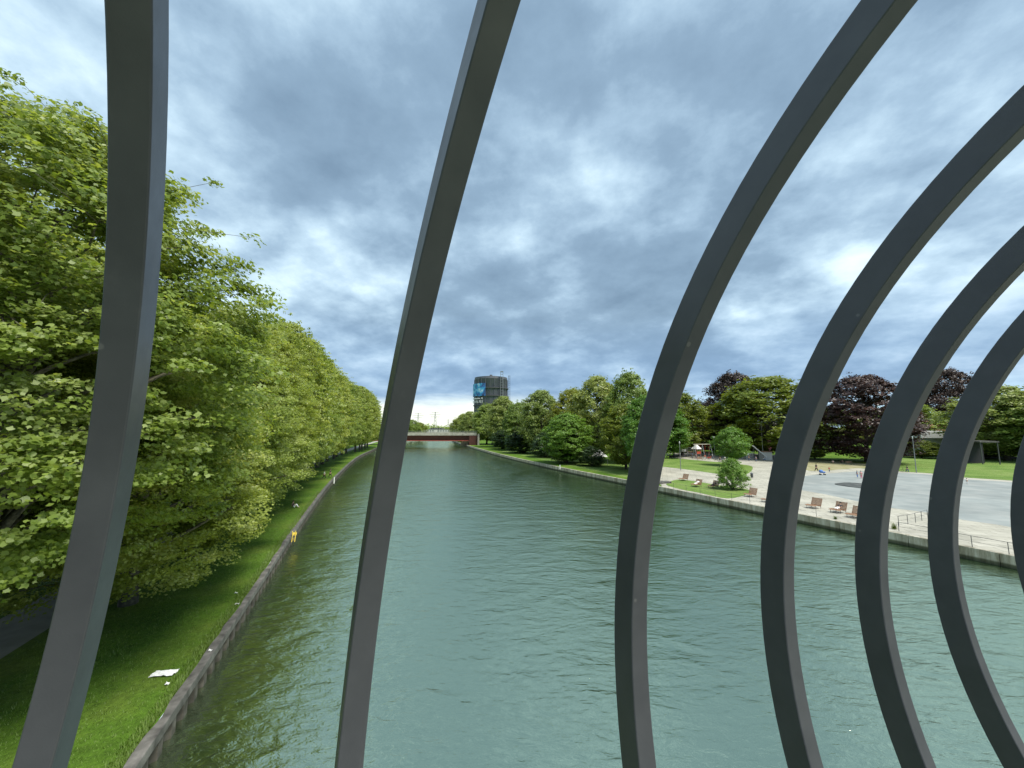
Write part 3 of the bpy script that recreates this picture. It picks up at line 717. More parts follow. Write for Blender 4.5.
# ------------------------------------------------------------------ gasometer
def gasometer():
    D = 768; gx = (490-512)/384*D; H = 117-GZ
    g = thing('gasometer', 'huge dark cylindrical gas holder tower with blue exhibition banner behind the trees', 'tower', (gx,D+30,GZ))
    prof = [(34,0),(34,H-8),(34.3,H-7.6),(34.3,H-6.8),(33.9,H-6.5),(33.9,H-3.2),(18,H-.6),(5,H+.3)]
    m, nt, N, L = newmat('gasometer_steel')
    co = N.new('ShaderNodeTexCoord').outputs['Object']
    c = ramp(nt, [(.3,(.075,.082,.105)),(.5,(.11,.115,.14)),(.7,(.15,.145,.155))], noise(nt, .16, 6, mapping(nt, co, (1,1,.3)), .65))
    b = nd(nt, 'ShaderNodeBsdfPrincipled', Roughness=.6); L.new(c, b.inputs[0]); o = N.new('ShaderNodeOutputMaterial'); L.new(b.outputs[0], o.inputs[0])
    MB().lathe(prof, n=72).build('shell', m, g, True)
    rb = MB()
    for k in range(24):
        a = 2*math.pi*k/24; rb.box((34.5*math.cos(a),34.5*math.sin(a),(H-8)/2),(1.1,.7,H-8),rz=a)
    rb.build('vertical_ribs', m, g)
    for z in (H-27, H-43, H-62, H-82):
        MB().lathe([(34.3,z),(36.6,z),(36.6,z+.5),(36.6,z+1.7),(36.4,z+1.7),(36.4,z+.5),(34.3,z+.5)], n=48).build('gallery', M['darksteel'], g)
    # roof lantern and lift tower with light steel frame
    MB().lathe([(3,0),(3,3),(1,4)],(0,0,H+.2),12).build('roof_vent', M['darksteel'], g)
    a0 = math.atan2(-34,12.5)
    lt = MB(); px_, py_ = 38*math.cos(R_(-52)), 38*math.sin(R_(-52))
    for dx in (-2.4,2.4):
        for dy in (-2.4,2.4): lt.box((px_+dx,py_+dy,(H+5)/2),(.7,.7,H+5))
    for k in range(22): 
        for dy in (-2.4,2.4): lt.box((px_,py_+dy,3+k*5.4),(4.8,.35,.35))
        for dx in (-2.4,2.4): lt.box((px_+dx,py_,3+k*5.4),(.35,4.8,.35))
    lt.box((px_,py_,H+6),(6,6,1.5)); lt.build('lift_tower', M['steel'], g)
    st = MB(); a = R_(-8); qx, qy = 38.5*math.cos(a), 38.5*math.sin(a)
    for dx in (-1.6,1.6): st.box((qx+dx,qy,(H+2)/2),(.6,.6,H+2))
    for k in range(30): st.box((qx,qy,3+k*3.9),(3.6,2.2,.3),ry=.35*(-1)**k)
    st.build('stair_tower', M['darksteel'], g)
    # banner: curved sheet just off the shell on the left part facing the camera
    bm_, nt, N, L = newmat('banner_print')
    co = N.new('ShaderNodeTexCoord').outputs['Object']
    f = noise(nt, .055, 4, mapping(nt, co, (1,1,1.5)), .55, .8)
    c = ramp(nt, [(.34,(.03,.06,.17)),(.44,(.04,.16,.42)),(.52,(.05,.38,.66)),(.58,(.22,.50,.72)),(.68,(.75,.80,.86))], f)
    b = nd(nt, 'ShaderNodeBsdfPrincipled', Roughness=.6); L.new(c, b.inputs[0]); o = N.new('ShaderNodeOutputMaterial'); L.new(b.outputs[0], o.inputs[0])
    def curved(a0, a1, z0, z1, r, edge=None):
        mb = MB(); n = 24; vs = []
        for k in range(n+1):
            a = R_(a0+(a1-a0)*k/n); e = edge(k/n) if edge else 0
            vs += [(r*math.cos(a),r*math.sin(a),z0+e),(r*math.cos(a),r*math.sin(a),z1-e*.5),((r-.3)*math.cos(a),(r-.3)*math.sin(a),z0+e),((r-.3)*math.cos(a),(r-.3)*math.sin(a),z1-e*.5)]
        fs = []
        for k in range(n):
            i = 4*k; fs += [(i,i+4,i+5,i+1),(i+2,i+3,i+7,i+6),(i,i+2,i+6,i+4),(i+1,i+5,i+7,i+3)]
        fs += [(0,1,3,2),(4*n,4*n+2,4*n+3,4*n+1)]
        return mb.add(vs, fs)
    bn = curved(-176,-104,H-44,H-17,37.2,lambda t: 1.5*abs(math.sin(9*t))).build('banner', bm_, g)
    # two rows of white lettering strokes under the picture
    rr = random.Random(4)
    for (z0,z1,step,th) in ((H-49,H-47,3.0,.7),(H-57,H-52,5.6,.55)):
        a = -166.
        while a < -112:
            lt = MB(); wd = step*.62; kind = rr.choice('HNLEA')
            def bar(x0,za,x1,zb,t=th):
                r=37.2; p0=Vector((r*math.cos(R_(a+x0)),r*math.sin(R_(a+x0)),za)); p1=Vector((r*math.cos(R_(a+x1)),r*math.sin(R_(a+x1)),zb)); lt.tube([p0,p1],t*.5,4)
            bar(0,z0,0,z1)
            if kind in 'HNA': bar(wd,z0,wd,z1)
            if kind in 'HEA': bar(0,(z0+z1)/2,wd,(z0+z1)/2)
            if kind=='N': bar(0,z1,wd,z0)
            if kind in 'LE': bar(0,z0,wd,z0)
            if kind in 'EA': bar(0,z1,wd,z1)
            lt.build('letter', M['white'], bn)
            a += step*(1.0 if rr.random()>.15 else 2.)
gasometer()

# ------------------------------------------------------------------ distance beyond the bridge
def pylon(x, y, H, label):
    p = thing('power_pylon', label, 'pylon', (x,y,GZ), .3, 'power pylons beyond the bridge')
    m = MB(); w0 = H*.09
    lv = [0,.2,.4,.58,.74,.88,1.]
    wd = [w0*(1-.86*t) for t in lv]
    for sx in (-1,1):
        for sy in (-1,1): m.tube([(sx*a/1,sy*a/1,t*H) for a,t in zip(wd,lv)], H*.006, 4)
    for i in range(len(lv)-1):
        a,b = wd[i],wd[i+1]; z0,z1 = lv[i]*H,lv[i+1]*H
        for s1,s2 in (((-1,-1),(1,-1)),((1,-1),(1,1)),((1,1),(-1,1)),((-1,1),(-1,-1))):
            m.tube([(s1[0]*a,s1[1]*a,z0),(s2[0]*b,s2[1]*b,z1)],H*.003,3); m.tube([(s2[0]*a,s2[1]*a,z0),(s1[0]*b,s1[1]*b,z1)],H*.003,3)
    m.build('lattice_mast', M['steel'], p)
    for t,wl in ((.72,.26),(.84,.34),(.95,.2)):
        MB().tube([(-H*wl,0,H*t),(0,0,H*(t+.02)),(H*wl,0,H*t)],H*.006,4).tube([(-H*wl,0,H*t),(0,0,H*(t-.015)),(H*wl,0,H*t)],H*.004,4).build('cross_arm', M['steel'], p)
for x, D, H, lab in ((418.5,1400,62,'leftmost thin lattice power pylon on the horizon above the far bridge'),(435.5,1300,62,'tallest lattice power pylon on the horizon, in the middle above the far bridge'),(448.5,1700,45,'small faint lattice pylon on the horizon, rightmost above the far bridge'),(404,1900,50,'faint lattice pylon close to the thin dark arch')):
    pylon((x-512)/384*D, D, H, lab)
def block(x, D, w_, h, m, label, roof=None):
    b = thing('distant_building', label, 'building', ((x-512)/384*D, D, GZ), 0, 'distant buildings beyond the bridge')
    MB().box((0,0,h/2),(w_,14,h)).build('wall', m, b)
    nf = int(h//3); nc = int(w_//4)
    for r in range(nf):
        for c in range(nc): MB().box((-w_/2+2+c*4,-7.05,1.8+r*3),(2,.2,1.5)).build('window', M['glassdark'], b)
    MB().box((0,0,h+.3),(w_+.6,14.6,.6)).build('roof', roof or M['cap'], b)
for i,(x,D,wd,h,mm,lab) in enumerate([(429,640,26,7,'render','low white building beyond the left half of the far bridge'),(438,660,22,9,'concrete','grey block with flat roof, middle of the houses beyond the far bridge'),(446,620,24,7,'render','white house row beyond the far bridge, right of the grey block'),(455,650,16,8,'concrete','small grey house nearest to the trees beyond the far bridge')]):
    block(x,D,wd,h,M[mm],lab)
# far woodland ring: one mass of leaf clumps, far away
def wood():
    rng = np.random.default_rng(5); pts = []
    n = 2600
    az = rng.uniform(R_(-75),R_(72),n); D = rng.uniform(430,620,n)
    canal = (az > R_(-17.5)) & (az < R_(-7.0)); D = np.where(canal, rng.uniform(700,900,n), D)
    hh = 11+3.5*np.sin(az*23)+2.5*np.sin(az*51+1)
    z = rng.uniform(0,1,n)**.7*hh
    c = np.stack([D*np.sin(az), D*np.cos(az), GZ+z],1)
    per = 9; cen = np.repeat(c,per,0)+rng.normal(size=(n*per,3))*np.array([5,5,1.6]); cen[:,2] = np.maximum(cen[:,2],GZ+.5)
    nn = rng.normal(size=cen.shape)*.6+np.array([0,-.4,.9])
    V,F,T = leaves(rng, cen, nn, rng.uniform(2.2,4.2,len(cen)), rng.random(len(cen)), False)
    me = mesh_np('far_wood', V, F, [LM['bank']], T); o = bpy.data.objects.new('far_wood', me); C.objects.link(o)
    tag(o, 'dark green distant woodland along the horizon', 'woodland', kind='stuff')
wood()
for i,(x,D,H,Rr) in enumerate([(412,330,17,8),(420,345,15,7),(404,320,18,8),(464,300,21,9),(458,330,18,7),(470,280,22,8)]):
    plant('bank_tree', B[[0,3,0,2,3,2][i]], (x-512)/384*D, D, H/20, Rr/7., i, ['green tree beyond the left end of the far bridge','lower green tree just beyond the far bridge, left of the white building','green tree beyond the far bridge next to the thin dark arch','olive tree beyond the bridge at the water edge','smaller yellow green tree beyond the bridge, left of the olive one','olive tree rising just behind the right bridge abutment'][i], 'tree', 'trees beyond the far bridge')

# ------------------------------------------------------------------ coil arches of the footbridge
Q = [0.334,-1.1482,-0.6655,0.0735,0.1129,0.1012,-0.1763,0.0014,-0.3013,0.8272,0.0616,-0.024,0.0099]
E1 = [-0.0053,-0.0923,0.0923,0.071,-0.0215,-0.0465,0.0022]; DK = [0.0019,-0.025,-0.0162,0.0033,0.0148,0.0184,0.0029]
DN = [0.0343,-0.0076,-0.0197,-0.0317,-0.0084,0.0414,-0.0083]; DH = [0.0338,0.0191,0.0265,0.0007,-0.0447,-0.0237,-0.0119]; TW = [0.0713,0.0216,-0.0287,-0.0234,-0.0305,-0.0043,0.0009]
def coil(i, label):
    yaw,dc,hc,wd,t,k,kc,kap,s1,sp,tw0,ell,roll = Q
    g = lambda a: a[i-1] if 1 <= i <= 7 else 0.
    Rr = 2.5; tw = tw0+g(TW); n = 160; vs = []; fs = []
    kk, nn, hh, ee = k+g(DK), dc+g(DN), hc+g(DH), g(E1)
    mid = Vector((0,math.cos(PT),math.sin(PT))); ri = Vector((1,0,0)); up = Vector((0,-math.sin(PT),math.cos(PT)))
    for j in range(n):
        ph = 2*math.pi*j/n
        for a, b in ((0,-wd/2),(0,wd/2),(t,wd/2),(t,-wd/2)):
            ds = b*math.cos(tw)-a*math.sin(tw); dr = b*math.sin(tw)+a*math.cos(tw)
            s = s1+sp*(i-1)+ee+kk*math.sin(ph)*Rr+kc*math.cos(ph)*Rr+ds; r = Rr+dr
            nn_ = nn+r*math.cos(ph)+kap*s*s/2; z = hh+r*(1+ell)*math.sin(ph)
            v = Vector((-nn_*math.sin(yaw)+s*math.cos(yaw), nn_*math.cos(yaw)+s*math.sin(yaw), z))
            x, u, f = v.dot(ri), v.dot(up), v.dot(mid)
            x, u = x*math.cos(roll)+u*math.sin(roll), -x*math.sin(roll)+u*math.cos(roll)
            v = ri*x+up*u+mid*f; vs.append((v.x,v.y,v.z+CH))
    for j in range(n):
        j2 = (j+1) % n
        for c in range(4): fs.append((4*j+c, 4*j2+c, 4*j2+(c+1)%4, 4*j+(c+1)%4))
    mb = MB(); mb.add(vs, [f[::-1] for f in fs]); o = mb.build('coil_arch', M['coil'], None, True, bevel=.004)
    me = o.data
    tag(o, label, 'arch', 'grey coil arches of the footbridge')
labs = ['leftmost dark grey coil arch of the footbridge, in front of the plane trees','slim dark arch leaning right, second from the left, in front of the far bridge','large curved grey arch right of centre, crossing the right bank trees','fourth grey arch from the left, curving between the maple and the dark copper beech','fifth grey arch from the left, right of the two wooden loungers','sixth grey arch from the left, in front of the right lawn','seventh grey arch, only its left edge showing at the right picture border']
for i in range(1,8): coil(i, labs[i-1])
# walkway the coils wrap round (below and behind the viewpoint)
yaw = Q[0]
wk = thing('footbridge_deck', 'narrow footbridge walkway inside the coils, under the viewpoint', 'walkway', (0,0,CH-1.75), yaw)
MB().box((2,-1.25,-.12),(46,2.3,.24)).build('walkway_slab', M['deck'], wk, bevel=.02)
MB().box((2,-.02,-.05),(46,.12,.34)).build('edge_beam', M['coil'], wk, bevel=.01)
MB().box((2,-2.48,-.05),(46,.12,.34)).build('edge_beam', M['coil'], wk, bevel=.01)

# ------------------------------------------------------------------ left bank small things
def prop(name, mb, m, x, y, z, label, cat, group=None, rz=0, **k):
    o = mb.build(name, m, None, **k); o.location = (x,y,z); o.rotation_euler = (0,0,rz); return tag(o, label, cat, group)
def crumpled(w_, d, seed, h=.05, n=9):
    rr = random.Random(seed); mb = MB(); vs = []
    for t in (0,1):
        for i in range(n):
            for j in range(n):
                rr2 = random.Random(seed*999+i*31+j)
                vs.append(((i/(n-1)-.5)*w_+rr2.uniform(-.02,.02)*w_, (j/(n-1)-.5)*d+rr2.uniform(-.02,.02)*d, .03+h*rr2.random()+h*.8*math.sin(i*.9+j*.5)**2-(.012 if t else 0)))
    fs = []; m = n*n
    for i in range(n-1):
        for j in range(n-1):
            a=i*n+j; fs.append((a,a+n,a+n+1,a+1)); fs.append((m+a,m+a+1,m+a+n+1,m+a+n))
    for i in range(n-1):
        fs += [(i*n,m+i*n,m+(i+1)*n,(i+1)*n),(i,i+1,m+i+1,m+i),(i*n+n-1,(i+1)*n+n-1,m+(i+1)*n+n-1,m+i*n+n-1),((n-1)*n+i,m+(n-1)*n+i,m+(n-1)*n+i+1,(n-1)*n+i+1)]
    return mb.add(vs, fs)
x,y = at(164,674.5,GZ); prop('sheet_of_cardboard', crumpled(.95,.42,3), M['whitecloth'], x,y,GZ,'flat white rectangular sheet lying on the left grass','litter',rz=.12)
for i,(u,v,lab) in enumerate([(167,685.5,'tiny white scrap just below the white sheet'),(210,652,'small white scrap beside the left wall cap'),(237,605,'small crumpled white scrap in the grass near the left wall'),(236,594,'tiny pale scrap, topmost on the left grass')]):
    x,y = at(u,v,GZ); prop('litter_scrap', crumpled(.16+.05*(i==2),.12,10+i,.06,4), M['whitecloth'], x,y,GZ, lab,'litter','white scraps on the left grass')
# blades of grass on the near left bank, taller along the cap
def blades():
    rng = np.random.default_rng(8); n = 52000
    pl = np.array(LBs); S = np.array(SL); s0_ = S[S0]-9
    edge = rng.random(n) < .22
    ss = s0_+rng.random(n)**1.5*62
    off = np.where(edge, .34+rng.random(n)**2*.5, .35+rng.random(n)*8.6)
    cx_ = np.interp(ss,S,pl[:,0]); cy_ = np.interp(ss,S,pl[:,1]); dx = np.interp(ss+.5,S,pl[:,0])-cx_; dy = np.interp(ss+.5,S,pl[:,1])-cy_
    l = np.hypot(dx,dy); x = cx_-dy/l*off; y = cy_+dx/l*off
    clump = .5+.5*np.sin(x*2.1+np.sin(y*1.3)*2)*np.sin(y*1.7+np.sin(x*.9)*2)
    h = np.where(edge, rng.uniform(.06,.20,n), rng.uniform(.03,.09,n)*(.6+.9*clump)); a = rng.uniform(0,6.28,n); wd = rng.uniform(.008,.018,n)
    b = np.stack([x,y,np.full(n,GZ)],1); sx = np.stack([-np.sin(a),np.cos(a),np.zeros(n)],1)*wd[:,None]; tp = b+np.stack([np.cos(a)*h*.6,np.sin(a)*h*.6,h],1)
    V = np.stack([b-sx,b+sx,tp],1).reshape(-1,3)
    me = mesh_np('grass_blades', V, np.arange(3*n).reshape(n,3), [LM['bank']], rng.random(n)*.7)
    tag(link(bpy.data.objects.new('grass', me)), 'short green grass on the left bank beside the wall cap', 'grass', kind='stuff')
blades()
# yellow ladder head at the wall
x,y = at(294,536,1.1)
ld = thing('quay_ladder','yellow ladder head standing on the left wall cap','ladder',(x-.0,y,1.1),R_(20)); ld.scale = (.55,.55,.55)
for sx in (-.25,.25): MB().tube([(sx,-.6,-.9),(sx,.0,.1),(sx,.0,.75),(sx,-.18,.9),(sx,-.35,.8)],.05,8).build('rail', M['yellow'], ld, True)
r_ = MB()
for z in (-.6,-.3,0.05): r_.tube([(-.25,-.35 if z<0 else 0,z),(.25,-.35 if z<0 else 0,z)],.03,6)
r_.build('rung', M['yellow'], ld)
MB().box((0,.25,.35),(.75,.05,.45),rx=-.25).build('sign_plate', M['yellow'], ld)
x,y = at(334,483,1.1); prop('marker_post', MB().lathe([(.09,0),(.09,1.1),(.05,1.2)],n=10), M['white'], x,y,1.0,'short white marker post on the left wall far down the canal','post')

# ------------------------------------------------------------------ people (one skinned body, clothes and hair as children)
def skin_mesh(name, verts, edges, radii, m, parent, root=0, sub=1):
    me = bpy.data.meshes.new(name); me.from_pydata(verts, edges, []); me.materials.append(m)
    o = bpy.data.objects.new(name, me); link(o, parent); KIDS.append(o)
    sk = o.modifiers.new('skin','SKIN'); sk.use_smooth_shade = True
    if not me.skin_vertices: 
        me.attributes  # ensure layer below
    lay = me.skin_vertices[0].data if me.skin_vertices else None
    if lay is None:
        bmx = bmesh.new(); bmx.from_mesh(me); bmx.verts.layers.skin.verify(); bmx.to_mesh(me); bmx.free(); lay = me.skin_vertices[0].data
    for i, r in enumerate(radii): lay[i].radius = (r,r) if not hasattr(r,'__len__') else r
    for i in range(len(radii)): lay[i].use_root = (i == root)
    s = o.modifiers.new('sub','SUBSURF'); s.levels = sub; s.render_levels = sub
    return o
def person(label, loc, rz, pose='stand', scale=1., top='black', legs='denim', hair='hair', group=None):
    p = thing('person', label, 'person', loc, rz, group); p.scale = (scale,)*3
    # faces local -Y
    if pose == 'stand':
        J = dict(pel=(0,0,.95),che=(0,.01,1.28),nec=(0,.0,1.5),hed=(0,-.02,1.64),top=(0,-.02,1.74),
                 sl=(-.18,0,1.42),el=(-.25,.02,1.15),hl=(-.24,-.10,.90),sr=(.18,0,1.42),er=(.25,.02,1.15),hr=(.22,-.14,.92),
                 kl=(-.11,-.03,.5),al=(-.12,.04,.08),fl=(-.12,-.14,.04),kr=(.11,.02,.5),ar=(.12,.10,.08),fr=(.12,-.08,.04))
    elif pose == 'walk':
        J = dict(pel=(0,0,.93),che=(0,-.03,1.27),nec=(0,-.04,1.49),hed=(0,-.07,1.63),top=(0,-.07,1.73),
                 sl=(-.18,-.03,1.41),el=(-.23,.12,1.17),hl=(-.22,.10,.93),sr=(.18,-.03,1.41),er=(.24,-.13,1.17),hr=(.20,-.30,1.02),
                 kl=(-.10,-.22,.52),al=(-.11,-.26,.09),fl=(-.11,-.42,.06),kr=(.10,.10,.50),ar=(.11,.38,.16),fr=(.11,.30,.04))
    elif pose == 'sit':      # on the ground, knees up
        J = dict(pel=(0,.15,.14),che=(0,.22,.46),nec=(0,.14,.68),hed=(0,.08,.83),top=(0,.08,.93),
                 sl=(-.18,.18,.62),el=(-.26,-.02,.42),hl=(-.12,-.22,.44),sr=(.18,.18,.62),er=(.26,-.02,.42),hr=(.12,-.22,.44),
                 kl=(-.12,-.28,.46),al=(-.12,-.50,.08),fl=(-.12,-.66,.05),kr=(.12,-.28,.46),ar=(.12,-.50,.08),fr=(.12,-.66,.05))
    else:                    # reclining in a lounger, seat at .42
        J = dict(pel=(0,.1,.52),che=(0,.32,.78),nec=(0,.48,.96),hed=(0,.52,1.10),top=(0,.52,1.20),
                 sl=(-.18,.44,.90),el=(-.26,.22,.72),hl=(-.14,-.02,.66),sr=(.18,.44,.90),er=(.26,.22,.72),hr=(.14,-.02,.66),
                 kl=(-.11,-.34,.62),al=(-.11,-.74,.50),fl=(-.11,-.80,.62),kr=(.11,-.34,.62),ar=(.11,-.74,.50),fr=(.11,-.80,.62))
    ks = list(J); idx = {k:i for i,k in enumerate(ks)}
    E = [('pel','che'),('che','nec'),('nec','hed'),('hed','top'),('che','sl'),('sl','el'),('el','hl'),('che','sr'),('sr','er'),('er','hr'),('pel','kl'),('kl','al'),('al','fl'),('pel','kr'),('kr','ar'),('ar','fr')]
    RD = dict(pel=.15,che=.15,nec=.06,hed=.095,top=.07,sl=.065,el=.045,hl=.035,sr=.065,er=.045,hr=.035,kl=.07,al=.045,fl=.04,kr=.07,ar=.045,fr=.04)
    skin_mesh('body', [J[k] for k in ks], [(idx[a],idx[b]) for a,b in E], [RD[k] for k in ks], M['skin'], p)
    sub = ['pel','che','sl','el','sr','er']; ii = {k:i for i,k in enumerate(sub)}
    skin_mesh('shirt', [J[k] for k in sub], [(ii['pel'],ii['che']),(ii['che'],ii['sl']),(ii['sl'],ii['el']),(ii['che'],ii['sr']),(ii['sr'],ii['er'])], [.175,.175,.09,.07,.09,.07], M[top], p)
    sub = ['pel','kl','al','kr','ar']
    skin_mesh('trousers', [J[k] for k in sub], [(0,1),(1,2),(0,3),(3,4)], [.17,.095,.065,.095,.065], M[legs], p)
    h = J['hed']; t = J['top']
    MB().lathe([(.02,-.06),(.10,-.03),(.115,.04),(.09,.10),(.03,.13)],(t[0],t[1]+.025,t[2]-.04),10).build('hair', M[hair], p, True)
    return p

# ------------------------------------------------------------------ loungers on the quay
def make_lounger(label, loc, rz, cat='lounger', m='wood', group='wooden loungers on the quay'):
    t = thing('lounger', label, cat, loc, rz, group)      # foot end local -Y, back towards +Y
    s = MB(); prof = [(-.95,.40),(-.45,.47),(.05,.36),(.35,.34)]
    for k in range(9):
        u = k/8*3; i = min(int(u),2); f = u-i; y0 = prof[i][0]*(1-f)+prof[i+1][0]*f; z0 = prof[i][1]*(1-f)+prof[i+1][1]*f
        s.box((0,y0,z0),(1.25,.15,.04),rx=[.14,-.22,-.07][i])
    s.build('seat', M[m], t)
    b = MB()
    for k in range(6): b.box((0,.42+k*.075,.42+k*.155),(1.25,.04,.14),rx=-.45)
    b.build('backrest', M[m], t)
    for sx in (-.55,.55):
        MB().tube([(sx,-.95,.36),(sx,-.45,.43),(sx,.05,.32),(sx,.38,.30),(sx,.85,1.30)],.025,6).build('side_frame', M['darksteel'], t)
        MB().tube([(sx,-.7,.40),(sx,-.7,.0)],.03,6).build('leg', M['darksteel'], t)
        MB().tube([(sx,.35,.32),(sx,.45,.0)],.03,6).build('leg', M['darksteel'], t)
    return t
# they face the water, their backs to the plaza
seats = [(814.5,508,'brown wooden lounger, left of the two on the promenade before the plaza','wood'),
         (839,512.5,'wooden lounger with a person in dark clothes lying in it','wood'),
         (856,517.5,'wooden lounger half hidden behind the fifth arch','wood'),
         (751,496.5,'brown wooden lounger at the paving edge right of the green shrub','wood'),
         (769,502,'wooden lounger half hidden behind the fourth arch','wood'),
         (684,480.5,'dark brown lounger at the back of the small lawn, leftmost','wood'),
         (697,486.5,'lounger on the small lawn with a person in white','wood'),
         (714,488,'lounger on the small lawn with a person in black, next to the shrub','wood')]
base = None
for i,(u,v,lab,mm) in enumerate(seats):
    x,y = at(u,v,GZ); rz = R_(-66 if i<5 else -60)
    if base is None: base = make_lounger(lab,(x,y,GZ+.01),rz)
    else:
        c = copy_tree(base); c.location=(x,y,GZ+.01); c.rotation_euler=(0,0,rz+R_(random.uniform(-5,5))); c['label']=lab
for i in (1,6,7):
    u,v,_,_ = seats[i]; x,y = at(u,v,GZ)
    person({1:'person in a black top reclining in the wooden lounger before the plaza',6:'person in white reclining on the small lawn lounger',7:'person in black reclining beside the green shrub'}[i],(x,y,GZ+.01),R_(-66 if i<5 else -60),'lounge',1.,{1:'black',6:'whitecloth',7:'black'}[i],{1:'whitecloth',6:'whitecloth',7:'black'}[i])

# ------------------------------------------------------------------ people on the plaza and in the park
def P(u,v,label,rz,pose,scale,top,legs,**k):
    x,y = at(u,v,GZ); return person(label,(x,y,GZ+.012),R_(rz),pose,scale,top,legs,**k)
P(816.5,471.5,'adult in dark clothes bending over the blue stroller on the plaza',100,'walk',1.05,'black','black')
P(829.5,472,'small child in red shirt beside the blue stroller',150,'walk',.68,'red','denim')
P(857.5,477.5,'child in purple blue clothes left of the child in pink',200,'stand',.8,'denim','blue')
P(861.5,478.5,'child in pink clothes by the fifth arch on the plaza',160,'stand',.9,'pink','pink')
P(967.3,484.2,'toddler with dark hair and white shirt alone on the grey plaza',180,'stand',.62,'whitecloth','whitecloth')
P(907.5,472.5,'person in black standing by the bicycle at the plaza corner',60,'walk',.95,'black','denim')
P(868,466,'person in white shirt sitting under the copper beech',180,'sit',1.1,'whitecloth','denim')
P(833,463.5,'person in pale top sitting under the left side of the copper beech',150,'sit',1.1,'whitecloth','black')
P(842,463,'person in dark clothes sitting in the shade of the copper beech',200,'sit',1.1,'black','black')
P(294,508,'person in dark top and white trousers sitting on the left grass under the plane trees',120,'sit',1.,'black','whitecloth')
P(324,479,'person in white shirt standing far along the left grass',120,'walk',1.,'whitecloth','black')
P(330,477.5,'person in black walking far along the left grass',120,'walk',1.,'black','black')
pg = [(674,456.5,'black','stand'),(679,457,'whitecloth','stand'),(684,457,'black','sit'),(688,456.5,'whitecloth','walk'),(692,458.,'blue','stand'),(705,460,'red','walk'),(712.5,459,'whitecloth','stand'),(720,461,'black','walk'),(749,461,'black','stand'),(756,462,'denim','walk'),(777,458,'whitecloth','stand'),(782,459,'black','walk')]
pg += [(665,455.8,'black','walk'),(700,459,'black','sit'),(696,458.6,'denim','stand'),(725,462,'whitecloth','walk'),(731,462.5,'black','stand'),(764,460.5,'whitecloth','sit')]
plab = ['in black, leftmost at the playground edge','in white next to the leftmost playground visitor','in black sitting at the playground edge','in white walking left of the swing frame','in blue beside the climbing tower','in red walking below the swing beam','in white standing right of the swing frame','in black walking between swing frame and round tree','in black standing right of the round tree','in denim blue near the foot of the white slide','in white standing right of the playhouse','in black walking right of the playhouse','in black walking beyond the left bench of the playground','in black sitting on the ground by the pointed play tower','in denim standing left of the pointed play tower','in white walking just left of the round tree','in black standing behind the round tree','in white sitting beneath the slide']
for (u,v,tp,ps),lb in zip(pg,plab): P(u,v,'person '+lb, random.uniform(0,360), ps, 1.05, tp, random.choice(['denim','black','whitecloth']), group='visitors at the playground')

# stroller (blue)
x,y = at(822.5,475,GZ)
st = thing('stroller','blue stroller with folding hood on the grey plaza','stroller',(x,y,GZ+.01),R_(75))
MB().box((0,0,.62),(.55,.95,.32),taper=1.15).build('carrycot', M['blue'], st, bevel=.06)
MB().lathe([(.42,0),(.40,.18),(.25,.34),(.05,.40)],(0,.25,.78),14).build('hood', M['blue'], st, True)
for sx in (-.28,.28): 
    MB().tube([(sx,-.45,.2),(sx,0,.5),(sx,.7,1.05)],.02,6).build('frame', M['darksteel'], st)
    for sy in (-.42,.42): MB().tube([(sx-.03,sy,.15),(sx+.03,sy,.15)],.15,14).build('wheel', M['rubber'], st)

# bicycle
def bicycle(label, loc, rz, group=None):
    b = thing('bicycle', label, 'bicycle', loc, rz, group)
    for sy in (-.52,.52):
        w_ = MB(); w_.tube([(0,sy+.33*math.cos(a),.34+.33*math.sin(a)) for a in [2*math.pi*k/18 for k in range(19)]],.022,5)
        for k in range(8):
            a = math.pi*k/4; w_.tube([(0,sy,.34),(0,sy+.31*math.cos(a),.34+.31*math.sin(a))],.005,3)
        w_.build('wheel', M['rubber'], b)
    MB().tube([(0,.52,.34),(0,.1,.30),(0,-.42,.85),(0,.22,.85),(0,.1,.30)],.022,6).tube([(0,.22,.85),(0,.52,.34)],.018,6).tube([(0,-.52,.34),(0,-.38,1.0)],.022,6).tube([(0,.1,.3),(0,.26,.98)],.018,6).build('frame', M['darksteel'], b)
    MB().box((0,.27,1.),(.14,.26,.06),taper=.7).build('saddle', M['black'], b)
    MB().tube([(-.28,-.28,1.02),(-.1,-.4,1.05),(.1,-.4,1.05),(.28,-.28,1.02)],.018,6).build('handlebar', M['darksteel'], b)
    return b
x,y = at(904.5,472,GZ); bicycle('dark bicycle parked at the plaza corner by the thin post',(x,y,GZ+.01),R_(70),'bicycles')
for i,(u,v) in enumerate([(670,456.5),(672,457),(681.5,457.5),(716,461)]):
    x,y = at(u,v,GZ); bicycle(['bicycle leftmost by the playground edge','second bicycle from the left by the playground edge','bicycle right of the white clad playground visitor','bicycle near the swing frame by the round tree'][i],(x,y,GZ+.01),R_(60+20*i),'bicycles')

# ------------------------------------------------------------------ playground
def wpt(u,v): x,y = at(u,v,GZ); return Vector((x,y,GZ))
